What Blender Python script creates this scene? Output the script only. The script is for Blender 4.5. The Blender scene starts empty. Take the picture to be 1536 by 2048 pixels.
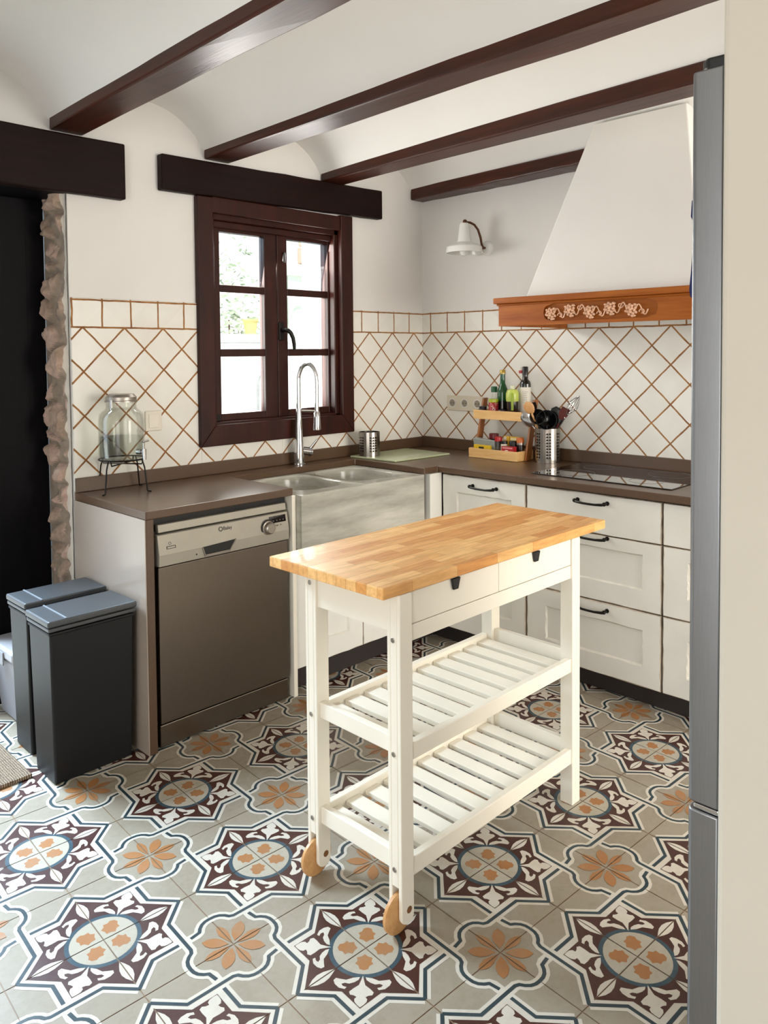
import bpy, bmesh, math, random
from mathutils import Vector, Matrix, noise as mnoise
random.seed(7)
sc = bpy.context.scene
C = sc.collection
PI = math.pi

# ------------------------------------------------------------------ camera
cam_d = bpy.data.cameras.new('camera')
cam = bpy.data.objects.new('camera', cam_d)
C.objects.link(cam)
CAM = Vector((-3.419, -3.0615, 1.408))
FPX = 1568.4
cam_d.sensor_fit = 'HORIZONTAL'
cam_d.sensor_width = 36.0
cam_d.lens = FPX / 1536 * 36.0
cam_d.shift_x = (768 - 765.6) / 1536
cam_d.shift_y = -(1024 - 766.9) / 1536
cam_d.clip_start = 0.02
yaw, pit, rol = 0.7894, -0.0388, -0.0085
_F = Vector((math.sin(yaw), math.cos(yaw), 0)); _R = Vector((math.cos(yaw), -math.sin(yaw), 0)); _U = Vector((0, 0, 1))
F2 = _F * math.cos(pit) + _U * math.sin(pit); U2 = -_F * math.sin(pit) + _U * math.cos(pit)
R3 = _R * math.cos(rol) + U2 * math.sin(rol); U3 = -_R * math.sin(rol) + U2 * math.cos(rol)
mw = Matrix((R3, U3, -F2)).transposed().to_4x4(); mw.translation = CAM
cam.matrix_world = mw
sc.camera = cam

# ------------------------------------------------------------------ world, light, exposure
sc.view_settings.view_transform = 'Standard'
sc.view_settings.look = 'None'
sc.view_settings.gamma = 1.0
sc.view_settings.use_curve_mapping = False
sc.view_settings.exposure = 0.06
W = bpy.data.worlds.new('sky'); sc.world = W; W.use_nodes = True
bg = W.node_tree.nodes['Background']
bg.inputs[0].default_value = (0.72, 0.84, 1.0, 1); bg.inputs[1].default_value = 1.6

def area(name, loc, target, sx, sy, power, col):
    d = bpy.data.lights.new(name, 'AREA'); d.shape = 'RECTANGLE'; d.size = sx; d.size_y = sy
    d.energy = power; d.color = col
    o = bpy.data.objects.new(name, d); C.objects.link(o); o.location = loc
    o.rotation_euler = (Vector(target) - Vector(loc)).to_track_quat('-Z', 'Y').to_euler()
    return o
sun_d = bpy.data.lights.new('sun', 'SUN'); sun_d.energy = 5.0; sun_d.angle = 0.01; sun_d.color = (1, .96, .88)
sun = bpy.data.objects.new('sun', sun_d); C.objects.link(sun)
sun.rotation_euler = Vector((0.25, 0.62, -1.0)).to_track_quat('-Z', 'Y').to_euler()
# daylight through the open doorway at the left and through the kitchen window, plus two added fill lamps out of view
area('doorway_daylight', (-3.05, 1.65, 3.0), (-2.6, -1.3, 0.0), 1.4, 1.4, 520, (.64, .82, 1.0))
area('window_daylight', (-1.04, 0.12, 1.56), (-0.9, -2.0, 1.0), 0.72, 0.86, 36, (1.0, .97, .92))
area('left_fill_light', (-4.92, -3.0, 1.15), (-1.5, -2.2, 1.0), 1.6, 2.0, 38, (1.0, .95, .87))  # added fill lamp, unseen at the left, brightens the faces turned that way
area('rear_fill_light', (-1.0, -5.42, 1.35), (-1.3, -1.0, 0.9), 1.8, 1.9, 118, (1.0, .935, .83))  # added fill lamp behind the view, lifts the trolley front

# ------------------------------------------------------------------ materials
def nmat(name):
    m = bpy.data.materials.new(name); m.use_nodes = True
    nt = m.node_tree; b = nt.nodes['Principled BSDF']
    return m, nt, b
def N(nt, t, **kw):
    n = nt.nodes.new(t)
    for k, v in kw.items(): setattr(n, k, v)
    return n
def L(nt, a, b): nt.links.new(a, b)
def hexc(h):
    h = h.lstrip('#'); out = []
    for i in (0, 2, 4):
        c = int(h[i:i+2], 16) / 255
        out.append(c / 12.92 if c <= .04045 else ((c + .055) / 1.055) ** 2.4)
    return tuple(out)
def mix(nt, fac, a, b, mode='MIX'):
    n = N(nt, 'ShaderNodeMix', data_type='RGBA', blend_type=mode)
    for s, v in ((0, fac), (6, a), (7, b)):
        if hasattr(v, 'links'): L(nt, v, n.inputs[s])
        elif isinstance(v, (int, float)): n.inputs[s].default_value = v
        else: n.inputs[s].default_value = (*v, 1)
    return n.outputs[2]
def math_(nt, op, a, b=None, c=None):
    n = N(nt, 'ShaderNodeMath', operation=op)
    for i, v in enumerate((a, b, c)):
        if v is None: continue
        if hasattr(v, 'links'): L(nt, v, n.inputs[i])
        else: n.inputs[i].default_value = v
    return n.outputs[0]
def coords(nt, scale=(1, 1, 1), rot=(0, 0, 0)):
    t = N(nt, 'ShaderNodeTexCoord'); mp = N(nt, 'ShaderNodeMapping')
    L(nt, t.outputs['Object'], mp.inputs[0]); mp.inputs[3].default_value = scale; mp.inputs[2].default_value = rot
    return mp.outputs[0]
def noise(nt, vec, scale, detail=3, rough=.5):
    n = N(nt, 'ShaderNodeTexNoise'); n.inputs['Scale'].default_value = scale
    n.inputs['Detail'].default_value = detail; n.inputs['Roughness'].default_value = rough
    if vec is not None: L(nt, vec, n.inputs['Vector'])
    return n.outputs[0]
def ramp(nt, fac, stops):
    r = N(nt, 'ShaderNodeValToRGB'); el = r.color_ramp.elements
    while len(el) < len(stops): el.new(0.5)
    for e, (p, c) in zip(el, stops): e.position = p; e.color = (*c, 1) if len(c) == 3 else c
    L(nt, fac, r.inputs[0]); return r.outputs[0]
def bump(nt, b, h, strength=.2, dist=.01):
    n = N(nt, 'ShaderNodeBump'); n.inputs['Strength'].default_value = strength; n.inputs['Distance'].default_value = dist
    L(nt, h, n.inputs['Height']); L(nt, n.outputs[0], b.inputs['Normal'])
def plain(name, col, rough=.5, metal=0.0, var=.06, vscale=6, coat=0, bmp=0, bscale=60, spec=.5):
    m, nt, b = nmat(name); col = hexc(col) if isinstance(col, str) else col
    f = noise(nt, coords(nt), vscale, 4)
    dark = tuple(c * (1 - var) for c in col); lite = tuple(min(1, c * (1 + var)) for c in col)
    L(nt, ramp(nt, f, [(.3, dark), (.7, lite)]), b.inputs['Base Color'])
    b.inputs['Roughness'].default_value = rough; b.inputs['Metallic'].default_value = metal
    b.inputs['Coat Weight'].default_value = coat; b.inputs['Specular IOR Level'].default_value = spec
    if bmp: bump(nt, b, noise(nt, coords(nt), bscale, 5), bmp, .004)
    return m
def wood(name, c1, c2, stretch, scale=1.0, rough=.4, coat=0, bmp=.1, spec=.5):
    m, nt, b = nmat(name)
    v = coords(nt, stretch)
    f1 = noise(nt, v, 9 * scale, 6, .65); f2 = noise(nt, v, 40 * scale, 3, .5)
    f = math_(nt, 'ADD', math_(nt, 'MULTIPLY', f1, .75), math_(nt, 'MULTIPLY', f2, .25))
    L(nt, ramp(nt, f, [(.32, hexc(c1)), (.68, hexc(c2))]), b.inputs['Base Color'])
    b.inputs['Roughness'].default_value = rough; b.inputs['Coat Weight'].default_value = coat
    b.inputs['Coat Roughness'].default_value = .2; b.inputs['Specular IOR Level'].default_value = spec
    if bmp: bump(nt, b, f, bmp, .004)
    return m
def brushed(name, col, rough, axis_scale, amount=.12):
    m, nt, b = nmat(name)
    f = noise(nt, coords(nt, axis_scale), 30, 4, .6)
    c = hexc(col)
    L(nt, ramp(nt, f, [(.3, tuple(x * .9 for x in c)), (.7, tuple(min(1, x * 1.08) for x in c))]), b.inputs['Base Color'])
    b.inputs['Metallic'].default_value = 1.0
    L(nt, math_(nt, 'ADD', math_(nt, 'MULTIPLY', f, amount), rough - amount / 2), b.inputs['Roughness'])
    b.inputs['Anisotropic'].default_value = .4
    return m
def glassy(name, tint, trans=.9, rough=.02, refl=.9):
    m, nt, b = nmat(name); out = nt.nodes['Material Output']
    tr = N(nt, 'ShaderNodeBsdfTransparent'); tr.inputs[0].default_value = (*tint, 1)
    gl = N(nt, 'ShaderNodeBsdfGlossy'); gl.inputs['Roughness'].default_value = rough
    fr = N(nt, 'ShaderNodeFresnel'); fr.inputs[0].default_value = 1.45
    fac = math_(nt, 'ADD', math_(nt, 'MULTIPLY', fr.outputs[0], refl), 1 - trans)
    ms = N(nt, 'ShaderNodeMixShader'); L(nt, fac, ms.inputs[0]); L(nt, tr.outputs[0], ms.inputs[1]); L(nt, gl.outputs[0], ms.inputs[2])
    L(nt, ms.outputs[0], out.inputs[0])
    return m
M = {}
M['ceiling'] = plain('ceiling_plaster', (.80, .785, .755), .85, var=.015, vscale=3, bmp=.10, bscale=14)
M['plaster'] = plain('white_plaster', (.74, .715, .68), .85, var=.02, vscale=3, bmp=.12, bscale=14)
M['plaster_cream'] = plain('cream_plaster', (.55, .505, .42), .8, var=.02, vscale=3, bmp=.06, bscale=20)
M['beam'] = wood('dark_beam_wood', '260f07', '4c2110', (2.2, .12, 2.2), 1.4, .36, 0, .25, .32)
M['lintel'] = wood('dark_lintel_wood', '0f0503', '200b06', (.16, 2, 2.2), 1.2, .5, 0, .2, .14)
M['winwood'] = wood('window_wood', '1f0a05', '3c150b', (1.6, 1.6, .25), 1.2, .42, 0, .1, .25)
M['doorwood'] = wood('door_wood', '060608', '0e0b0e', (1.6, 1.6, .2), 1.2, .55, 0, .1, spec=.12)
M['hoodwood'] = wood('hood_wood', '84400f', 'aa6322', (2, .18, 2.5), 1.3, .42, 0, .05, .25)
M['carving'] = plain('carved_wood', 'd6a98a', .4, 0, var=.15, vscale=60)
M['counter'] = plain('brown_stone', '57412f', .28, var=.12, vscale=220, spec=.6)
M['white_wood'] = plain('cream_white_lacquer', (.84, .785, .665), .38, var=.02, vscale=5)
M['cab'] = plain('aged_white_paint', (.76, .74, .68), .5, var=.035, vscale=7, bmp=.05, bscale=18)
M['carcass'] = plain('dark_gap', '3a2c22', .8)
M['plinth'] = plain('dark_plinth', '2a2320', .6)
M['black'] = plain('matt_black', '0d0c0c', .4)
M['blackgloss'] = plain('black_glass', '050506', .04, coat=1, var=0)
M['iron'] = plain('black_iron', '17130f', .4, .6)
M['bin'] = plain('charcoal_plastic', '101012', .45, var=.04, spec=.35)
M['binlid'] = plain('grey_plastic_lid', '454749', .36, var=.04)
M['boxgrey'] = plain('pale_grey_plastic', '8f8f95', .4)
M['chrome'] = plain('chrome', (.58, .58, .59), .10, 1.0, var=0)
M['steel'] = brushed('brushed_steel', 'a49c92', .36, (1, 1, 90))
M['steel_door'] = brushed('dishwasher_steel', '776d63', .32, (90, 90, 1.0))
M['fridge'] = brushed('fridge_grey', '8f9092', .40, (60, 60, .6), .06)
M['plastic_grey'] = plain('silver_plastic', 'a8a294', .38, .35)
M['white'] = plain('white_enamel', (.82, .81, .78), .25, coat=.3, var=.01)
M['bulb'] = plain('frosted_bulb', (.8, .8, .78), .2)
M['glass'] = glassy('clear_glass', (.98, .99, .975), .985, .03, .26)
M['pane'] = glassy('window_glass', (.97, .98, .97), .97)
M['water'] = glassy('water_glass', (.95, .975, .95), .99, .03, .12)
M['board'] = plain('pale_green_board', 'b9c29c', .25, var=.05, coat=.4)
M['bamboo'] = wood('bamboo', 'd6a05c', 'efc789', (1.5, .2, 3), 2.0, .42, .1, .05)
M['bamboo_dark'] = wood('bamboo_side', '8a4f22', 'b06f36', (3, 3, .3), 2.0, .42, .1, .05)
M['navy'] = plain('navy_cloth', '16224f', .9)
M['rubber'] = plain('black_rubber', '1a1a1b', .5)
M['beech'] = wood('beech_plywood', 'c08a55', 'd8a870', (2, 2, 2), 2, .4)
M['sticker'] = plain('white_label', 'd9d6d0', .6)
def solid(h, rough=.35, metal=0, coat=.2): return plain('c_' + h, h, rough, metal, var=.02, coat=coat)
_cc = {}
def col(h, rough=.35, metal=0):
    k = (h, rough, metal)
    if k not in _cc: _cc[k] = solid(h, rough, metal)
    return _cc[k]

# butcher block top: staves along x
def butcher():
    m, nt, b = nmat('butcher_block')
    t = N(nt, 'ShaderNodeTexCoord')
    br = N(nt, 'ShaderNodeTexBrick'); L(nt, t.outputs['Object'], br.inputs['Vector'])
    br.offset = .37; br.inputs['Scale'].default_value = 1.0
    br.inputs['Brick Width'].default_value = .17; br.inputs['Row Height'].default_value = .036
    br.inputs['Mortar Size'].default_value = .0006; br.inputs['Bias'].default_value = 0
    br.inputs['Color1'].default_value = (*hexc('cf8a3e'), 1); br.inputs['Color2'].default_value = (*hexc('eebf7c'), 1)
    br.inputs['Mortar'].default_value = (*hexc('b8833f'), 1)
    f = noise(nt, coords(nt, (1.2, 9, 9)), 9, 6, .6)
    g = ramp(nt, f, [(.32, (.80, .72, .60)), (.62, (1.08, 1.07, 1.05))])
    L(nt, mix(nt, 1.0, br.outputs[0], g, 'MULTIPLY'), b.inputs['Base Color'])
    b.inputs['Roughness'].default_value = .42; b.inputs['Coat Weight'].default_value = .1
    return m
M['butcher'] = butcher()
def butcher_edge():
    return wood('butcher_edge', 'a8662c', 'cf8f4c', (1, 6, 6), 2, .45)
M['butcher_edge'] = butcher_edge()

# marble sink
def marble():
    m, nt, b = nmat('grey_marble')
    v = coords(nt, (.5, 1, 3.0), (0, .12, 0))
    f = noise(nt, v, 5, 8, .65)
    w = noise(nt, coords(nt, (.8, 1, 3.2), (0, -.1, 0)), 2.2, 4, .6)
    c = ramp(nt, f, [(.25, hexc('8d8b80')), (.5, hexc('b4b1a6')), (.75, hexc('cdcac1'))])
    L(nt, mix(nt, 1.0, c, ramp(nt, w, [(.35, (.78, .78, .76)), (.6, (1.03, 1.02, 1.0))]), 'MULTIPLY'), b.inputs['Base Color'])
    b.inputs['Roughness'].default_value = .17
    return m
M['marble'] = marble()

# wall tiles: diamond field with a square border row, hand-laid brown grout
def wall_tile(axis, u0, ub):
    m, nt, b = nmat('glazed_wall_tile_' + axis + str(abs(int(ub * 1000))))
    t = N(nt, 'ShaderNodeTexCoord'); s = N(nt, 'ShaderNodeSeparateXYZ')
    wob = N(nt, 'ShaderNodeTexNoise'); wob.inputs['Scale'].default_value = 14; wob.inputs['Detail'].default_value = 3
    L(nt, t.outputs['Object'], wob.inputs['Vector'])
    va = N(nt, 'ShaderNodeVectorMath', operation='MULTIPLY_ADD')
    L(nt, wob.outputs['Color'], va.inputs[0]); va.inputs[1].default_value = (.006, .006, .006)
    L(nt, t.outputs['Object'], va.inputs[2]); L(nt, va.outputs[0], s.inputs[0])
    U = math_(nt, 'SUBTRACT', s.outputs[axis.upper()], .003); Z = math_(nt, 'SUBTRACT', s.outputs['Z'], .003)
    P = .1775
    p = math_(nt, 'DIVIDE', math_(nt, 'SUBTRACT', U, u0), P); q = math_(nt, 'DIVIDE', math_(nt, 'SUBTRACT', Z, 1.521), P)
    def dist(x, k):                       # distance to nearest integer, in metres
        fr = math_(nt, 'FRACT', math_(nt, 'ADD', x, .5))
        return math_(nt, 'MULTIPLY', math_(nt, 'ABSOLUTE', math_(nt, 'SUBTRACT', fr, .5)), k)
    a, c = math_(nt, 'ADD', p, q), math_(nt, 'SUBTRACT', p, q)
    dd = math_(nt, 'MINIMUM', dist(a, P / 1.414), dist(c, P / 1.414))
    dv = dist(math_(nt, 'DIVIDE', math_(nt, 'SUBTRACT', U, ub), .125), .125)
    dh = math_(nt, 'MINIMUM', math_(nt, 'ABSOLUTE', math_(nt, 'SUBTRACT', Z, 1.521)), math_(nt, 'ABSOLUTE', math_(nt, 'SUBTRACT', Z, 1.631)))
    up = math_(nt, 'GREATER_THAN', Z, 1.521)
    db = math_(nt, 'MINIMUM', dv, dh)
    dlow = math_(nt, 'MINIMUM', dd, dh)
    d = math_(nt, 'ADD', math_(nt, 'MULTIPLY', db, up), math_(nt, 'MULTIPLY', dlow, math_(nt, 'SUBTRACT', 1.0, up)))
    wn = noise(nt, t.outputs['Object'], 30, 3)
    wid = math_(nt, 'ADD', math_(nt, 'MULTIPLY', wn, .0020), .0018)
    mr = N(nt, 'ShaderNodeMapRange'); L(nt, d, mr.inputs[0]); L(nt, wid, mr.inputs[1])
    L(nt, math_(nt, 'ADD', wid, .0016), mr.inputs[2])
    line = mr.outputs[0]                  # 0 on the joint, 1 on the tile
    # per tile tint
    fl = N(nt, 'ShaderNodeCombineXYZ'); L(nt, math_(nt, 'FLOOR', a), fl.inputs[0]); L(nt, math_(nt, 'FLOOR', c), fl.inputs[1])
    wt = N(nt, 'ShaderNodeTexWhiteNoise', noise_dimensions='3D'); L(nt, fl.outputs[0], wt.inputs[0])
    tint = ramp(nt, wt.outputs[0], [(0, (.73, .705, .645)), (1, (.79, .768, .71))])
    mott = ramp(nt, noise(nt, t.outputs['Object'], 9, 4), [(.3, (.96, .95, .93)), (.7, (1.02, 1.02, 1.02))])
    body = mix(nt, 1.0, tint, mott, 'MULTIPLY')
    gcol = ramp(nt, noise(nt, t.outputs['Object'], 22, 3), [(.3, hexc('7a4a1c')), (.7, hexc('a4713a'))])
    L(nt, mix(nt, line, gcol, body), b.inputs['Base Color'])
    L(nt, math_(nt, 'SUBTRACT', .8, math_(nt, 'MULTIPLY', line, .52)), b.inputs['Roughness'])
    hgt = math_(nt, 'ADD', math_(nt, 'MULTIPLY', line, .6), math_(nt, 'MULTIPLY', noise(nt, t.outputs['Object'], 18, 3), .5))
    bump(nt, b, hgt, .25, .004)
    return m

# floor tile colours with wear
def cement(name, c, wear='a99f8d', amt=.55):
    m, nt, b = nmat(name)
    v = coords(nt)
    f = noise(nt, v, 7, 6, .7); g = noise(nt, v, 55, 4, .7)
    w = ramp(nt, math_(nt, 'ADD', math_(nt, 'MULTIPLY', f, .65), math_(nt, 'MULTIPLY', g, .35)), [(.47, (0, 0, 0)), (.74, (amt, amt, amt))])
    L(nt, mix(nt, w, hexc(c), hexc(wear)), b.inputs['Base Color'])
    L(nt, math_(nt, 'ADD', math_(nt, 'MULTIPLY', f, .22), .26), b.inputs['Roughness'])
    return m
FM = [cement('floor_grout', '8d7359', '6b5646'), cement('floor_stone', '968c7b', '786c57', .6), cement('floor_white', 'cac2b4', 'a59b86', .45),
      cement('floor_brown', '3d1a12', '5c3d30', .35), cement('floor_navy', '20343b', '4c5a5e', .5), cement('floor_slate', '2b434e', '5f6d72', .5),
      cement('floor_ochre', '9f6c3f', '94826b', .7), cement('floor_cream', 'aca493', '8d816b', .6)]

# stone jamb
def stone():
    m, nt, b = nmat('rough_stone')
    v = coords(nt)
    f = noise(nt, v, 7, 6, .65); g = noise(nt, v, 40, 5, .7)
    c = ramp(nt, f, [(.28, hexc('7a6558')), (.45, hexc('a58f7c')), (.58, hexc('bd9f90')), (.75, hexc('cfc2b0'))])
    L(nt, mix(nt, .6, c, ramp(nt, g, [(.3, (.62, .58, .55)), (.7, (1.05, 1.03, 1.0))]), 'MULTIPLY'), b.inputs['Base Color'])
    b.inputs['Roughness'].default_value = .92
    bump(nt, b, g, .6, .008)
    return m
M['stone'] = stone()
def jute():
    m, nt, b = nmat('woven_jute')
    w1 = N(nt, 'ShaderNodeTexWave', bands_direction='X'); w1.inputs['Scale'].default_value = 42; w1.inputs['Distortion'].default_value = 2.5
    w2 = N(nt, 'ShaderNodeTexWave', bands_direction='Y'); w2.inputs['Scale'].default_value = 30; w2.inputs['Distortion'].default_value = 2.5
    L(nt, coords(nt), w1.inputs[0]); L(nt, coords(nt), w2.inputs[0])
    f = math_(nt, 'MULTIPLY', w1.outputs[1], w2.outputs[1])
    f2 = math_(nt, 'ADD', math_(nt, 'MULTIPLY', f, .7), math_(nt, 'MULTIPLY', noise(nt, coords(nt), 60, 3), .3))
    L(nt, ramp(nt, f2, [(.1, hexc('4f3f33')), (.55, hexc('b09a80'))]), b.inputs['Base Color'])
    b.inputs['Roughness'].default_value = .95; bump(nt, b, f2, .8, .006)
    return m
M['jute'] = jute()

# ------------------------------------------------------------------ mesh helpers
class MB:
    def __init__(s): s.v = []; s.f = []; s.m = []
    def add(s, vs, fs, mi=0):
        n = len(s.v); s.v += [Vector(p) for p in vs]
        for f in fs: s.f.append([n + i for i in f]); s.m.append(mi)
        return s
    def box(s, a, b, mi=0):
        x0, y0, z0 = a; x1, y1, z1 = b
        return s.add([(x0,y0,z0),(x1,y0,z0),(x1,y1,z0),(x0,y1,z0),(x0,y0,z1),(x1,y0,z1),(x1,y1,z1),(x0,y1,z1)],
              [(0,3,2,1),(4,5,6,7),(0,1,5,4),(1,2,6,5),(2,3,7,6),(3,0,4,7)], mi)
    def hexa(s, bot, top, mi=0):
        n = len(bot)
        return s.add(list(bot) + list(top), [tuple(range(n - 1, -1, -1)), tuple(range(n, 2 * n))] +
              [(i, (i + 1) % n, n + (i + 1) % n, n + i) for i in range(n)], mi)
    def prism(s, pts, z0, z1, mi=0):
        return s.hexa([(x, y, z0) for x, y in pts], [(x, y, z1) for x, y in pts], mi)
    def lathe(s, prof, c, n=28, mi=0, axis='z', cap=True, rib=None):
        c = Vector(c); k = len(prof); vs = []
        for r, h in prof:
            for i in range(n):
                a = 2 * PI * i / n; rr = r
                if rib and rib[1] < h < rib[2]: rr = r * (1 + rib[0] * math.cos(a * rib[3]))
                p = (rr * math.cos(a), rr * math.sin(a), h)
                if axis == 'x': p = (h, p[0], p[1])
                if axis == 'y': p = (p[0], h, p[1])
                vs.append(c + Vector(p))
        fs = [(j*n+i, j*n+(i+1)%n, (j+1)*n+(i+1)%n, (j+1)*n+i) for j in range(k-1) for i in range(n)]
        if cap:
            if prof[0][0] > 1e-5: fs.append(tuple(range(n - 1, -1, -1)))
            if prof[-1][0] > 1e-5: fs.append(tuple((k-1)*n+i for i in range(n)))
        if axis == 'y': fs = [tuple(reversed(f)) for f in fs]
        return s.add(vs, fs, mi)
    def tube(s, pts, r, n=10, mi=0, closed=False):
        P = [Vector(p) for p in pts]; k = len(P); rs = r if isinstance(r, (list, tuple)) else [r] * k
        vs = []; up = None
        for i, p in enumerate(P):
            if closed: d = P[(i+1) % k] - P[i-1]
            else: d = (P[min(i+1, k-1)] - P[max(i-1, 0)])
            d.normalize()
            if up is None: up = d.orthogonal().normalized()
            else:
                up = (up - d * up.dot(d))
                up = up.normalized() if up.length > 1e-6 else d.orthogonal().normalized()
            q = d.cross(up)
            for j in range(n):
                a = 2 * PI * j / n; vs.append(p + (up * math.cos(a) + q * math.sin(a)) * rs[i])
        kk = k if closed else k - 1
        fs = [(i*n+j, i*n+(j+1)%n, ((i+1)%k)*n+(j+1)%n, ((i+1)%k)*n+j) for i in range(kk) for j in range(n)]
        if not closed: fs += [tuple(range(n-1, -1, -1)), tuple((k-1)*n+j for j in range(n))]
        return s.add(vs, fs, mi)
    def sphere(s, c, r, n=12, m=8, sq=(1, 1, 1), mi=0):
        prof = [(max(1e-6, math.sin(PI * i / m)) , -math.cos(PI * i / m)) for i in range(m + 1)]
        c = Vector(c); k0 = len(s.v); s.lathe([(a * r, b * r) for a, b in prof], (0, 0, 0), n, mi, cap=False)
        for i in range(k0, len(s.v)):
            v = s.v[i]; s.v[i] = c + Vector((v.x * sq[0], v.y * sq[1], v.z * sq[2]))
        return s
    def ring(s, O, U, V, Nn, outer, inner, depth, bottom=True, mi=0, mi_in=None):
        """flat face with a recess: outer and inner are equal-length loops of (u, v)"""
        O, U, V, Nn = map(Vector, (O, U, V, Nn)); k = len(outer); mi_in = mi if mi_in is None else mi_in
        at = lambda p, n=0: O + U * p[0] + V * p[1] + Nn * n
        vs = [at(p) for p in outer] + [at(p) for p in inner] + [at(p, -depth) for p in inner]
        fs = [(i, (i+1) % k, k + (i+1) % k, k + i) for i in range(k)]
        s.add(vs[:2*k], fs, mi)
        s.add(vs[k:], [(i, (i+1) % k, k + (i+1) % k, k + i) for i in range(k)] + ([tuple(range(k, 2*k))] if bottom else []), mi_in)
        return s
    def xf(s, mat):
        s.v = [mat @ p for p in s.v]; return s
    def build(s, name, mat, parent=None, bevel=0, smooth=False, seg=2, angle=None):
        me = bpy.data.meshes.new(name)
        off = parent_off(parent)
        me.from_pydata([tuple(p - off) for p in s.v], [], s.f)
        mats = mat if isinstance(mat, (list, tuple)) else [mat]
        for mm in mats: me.materials.append(mm)
        me.polygons.foreach_set('material_index', s.m)
        bm = bmesh.new(); bm.from_mesh(me); bmesh.ops.recalc_face_normals(bm, faces=bm.faces); bm.to_mesh(me); bm.free()
        o = bpy.data.objects.new(name, me); C.objects.link(o)
        if parent is not None: o.parent = parent
        if smooth:
            me.polygons.foreach_set('use_smooth', [True] * len(me.polygons))
            try: me.set_sharp_from_angle(angle=math.radians(angle or 38))
            except Exception: pass
        if bevel:
            b = o.modifiers.new('bevel', 'BEVEL'); b.width = bevel; b.segments = seg; b.limit_method = 'ANGLE'; b.angle_limit = .6
        me.update()
        return o
def parent_off(p):
    v = Vector((0, 0, 0))
    while p is not None: v = v + Vector(p.location); p = p.parent
    return v
def thing(name, label, cat, loc, group=None):
    o = bpy.data.objects.new(name, None); C.objects.link(o); o.location = loc; o.empty_display_size = .05
    return tag(o, label, cat, group)
def tag(o, label, cat, group=None):
    o['label'] = label; o['category'] = cat
    if group: o['group'] = group
    return o
def struct(o): o['kind'] = 'structure'; return o
def plabel(o, label): o['label'] = label; return o
def copy_tree(o, parent=None):
    c = o.copy(); C.objects.link(c)
    if parent is not None: c.parent = parent
    for ch in list(o.children): copy_tree(ch, c)
    return c
def rect_loop(u0, v0, u1, v1, k=6, jit=0, sd=0):
    rnd = random.Random(sd); pts = []
    for (a, b) in (((u0, v0), (u1, v0)), ((u1, v0), (u1, v1)), ((u1, v1), (u0, v1)), ((u0, v1), (u0, v0))):
        for i in range(k):
            t = i / k; j = 0 if i == 0 else rnd.uniform(-jit, jit)
            n = (-(b[1] - a[1]), (b[0] - a[0])); ln = math.hypot(*n)
            pts.append((a[0] + (b[0] - a[0]) * t + n[0] / ln * j, a[1] + (b[1] - a[1]) * t + n[1] / ln * j))
    return pts
def text_mesh(name, body, size, mat, parent, O, U, V, depth=.0004):
    cu = bpy.data.curves.new(name, 'FONT'); cu.body = body; cu.size = size; cu.extrude = depth
    to = bpy.data.objects.new(name, cu); C.objects.link(to)
    dg = bpy.context.evaluated_depsgraph_get(); me = bpy.data.meshes.new_from_object(to.evaluated_get(dg))
    bpy.data.objects.remove(to); U = Vector(U).normalized(); V = Vector(V).normalized(); Nn = U.cross(V)
    O = Vector(O) - parent_off(parent)
    for v in me.vertices: c = v.co.copy(); v.co = O + U * c.x + V * c.y + Nn * c.z
    me.materials.clear(); me.materials.append(mat)
    o = bpy.data.objects.new(name, me); C.objects.link(o); o.parent = parent
    return o

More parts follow.
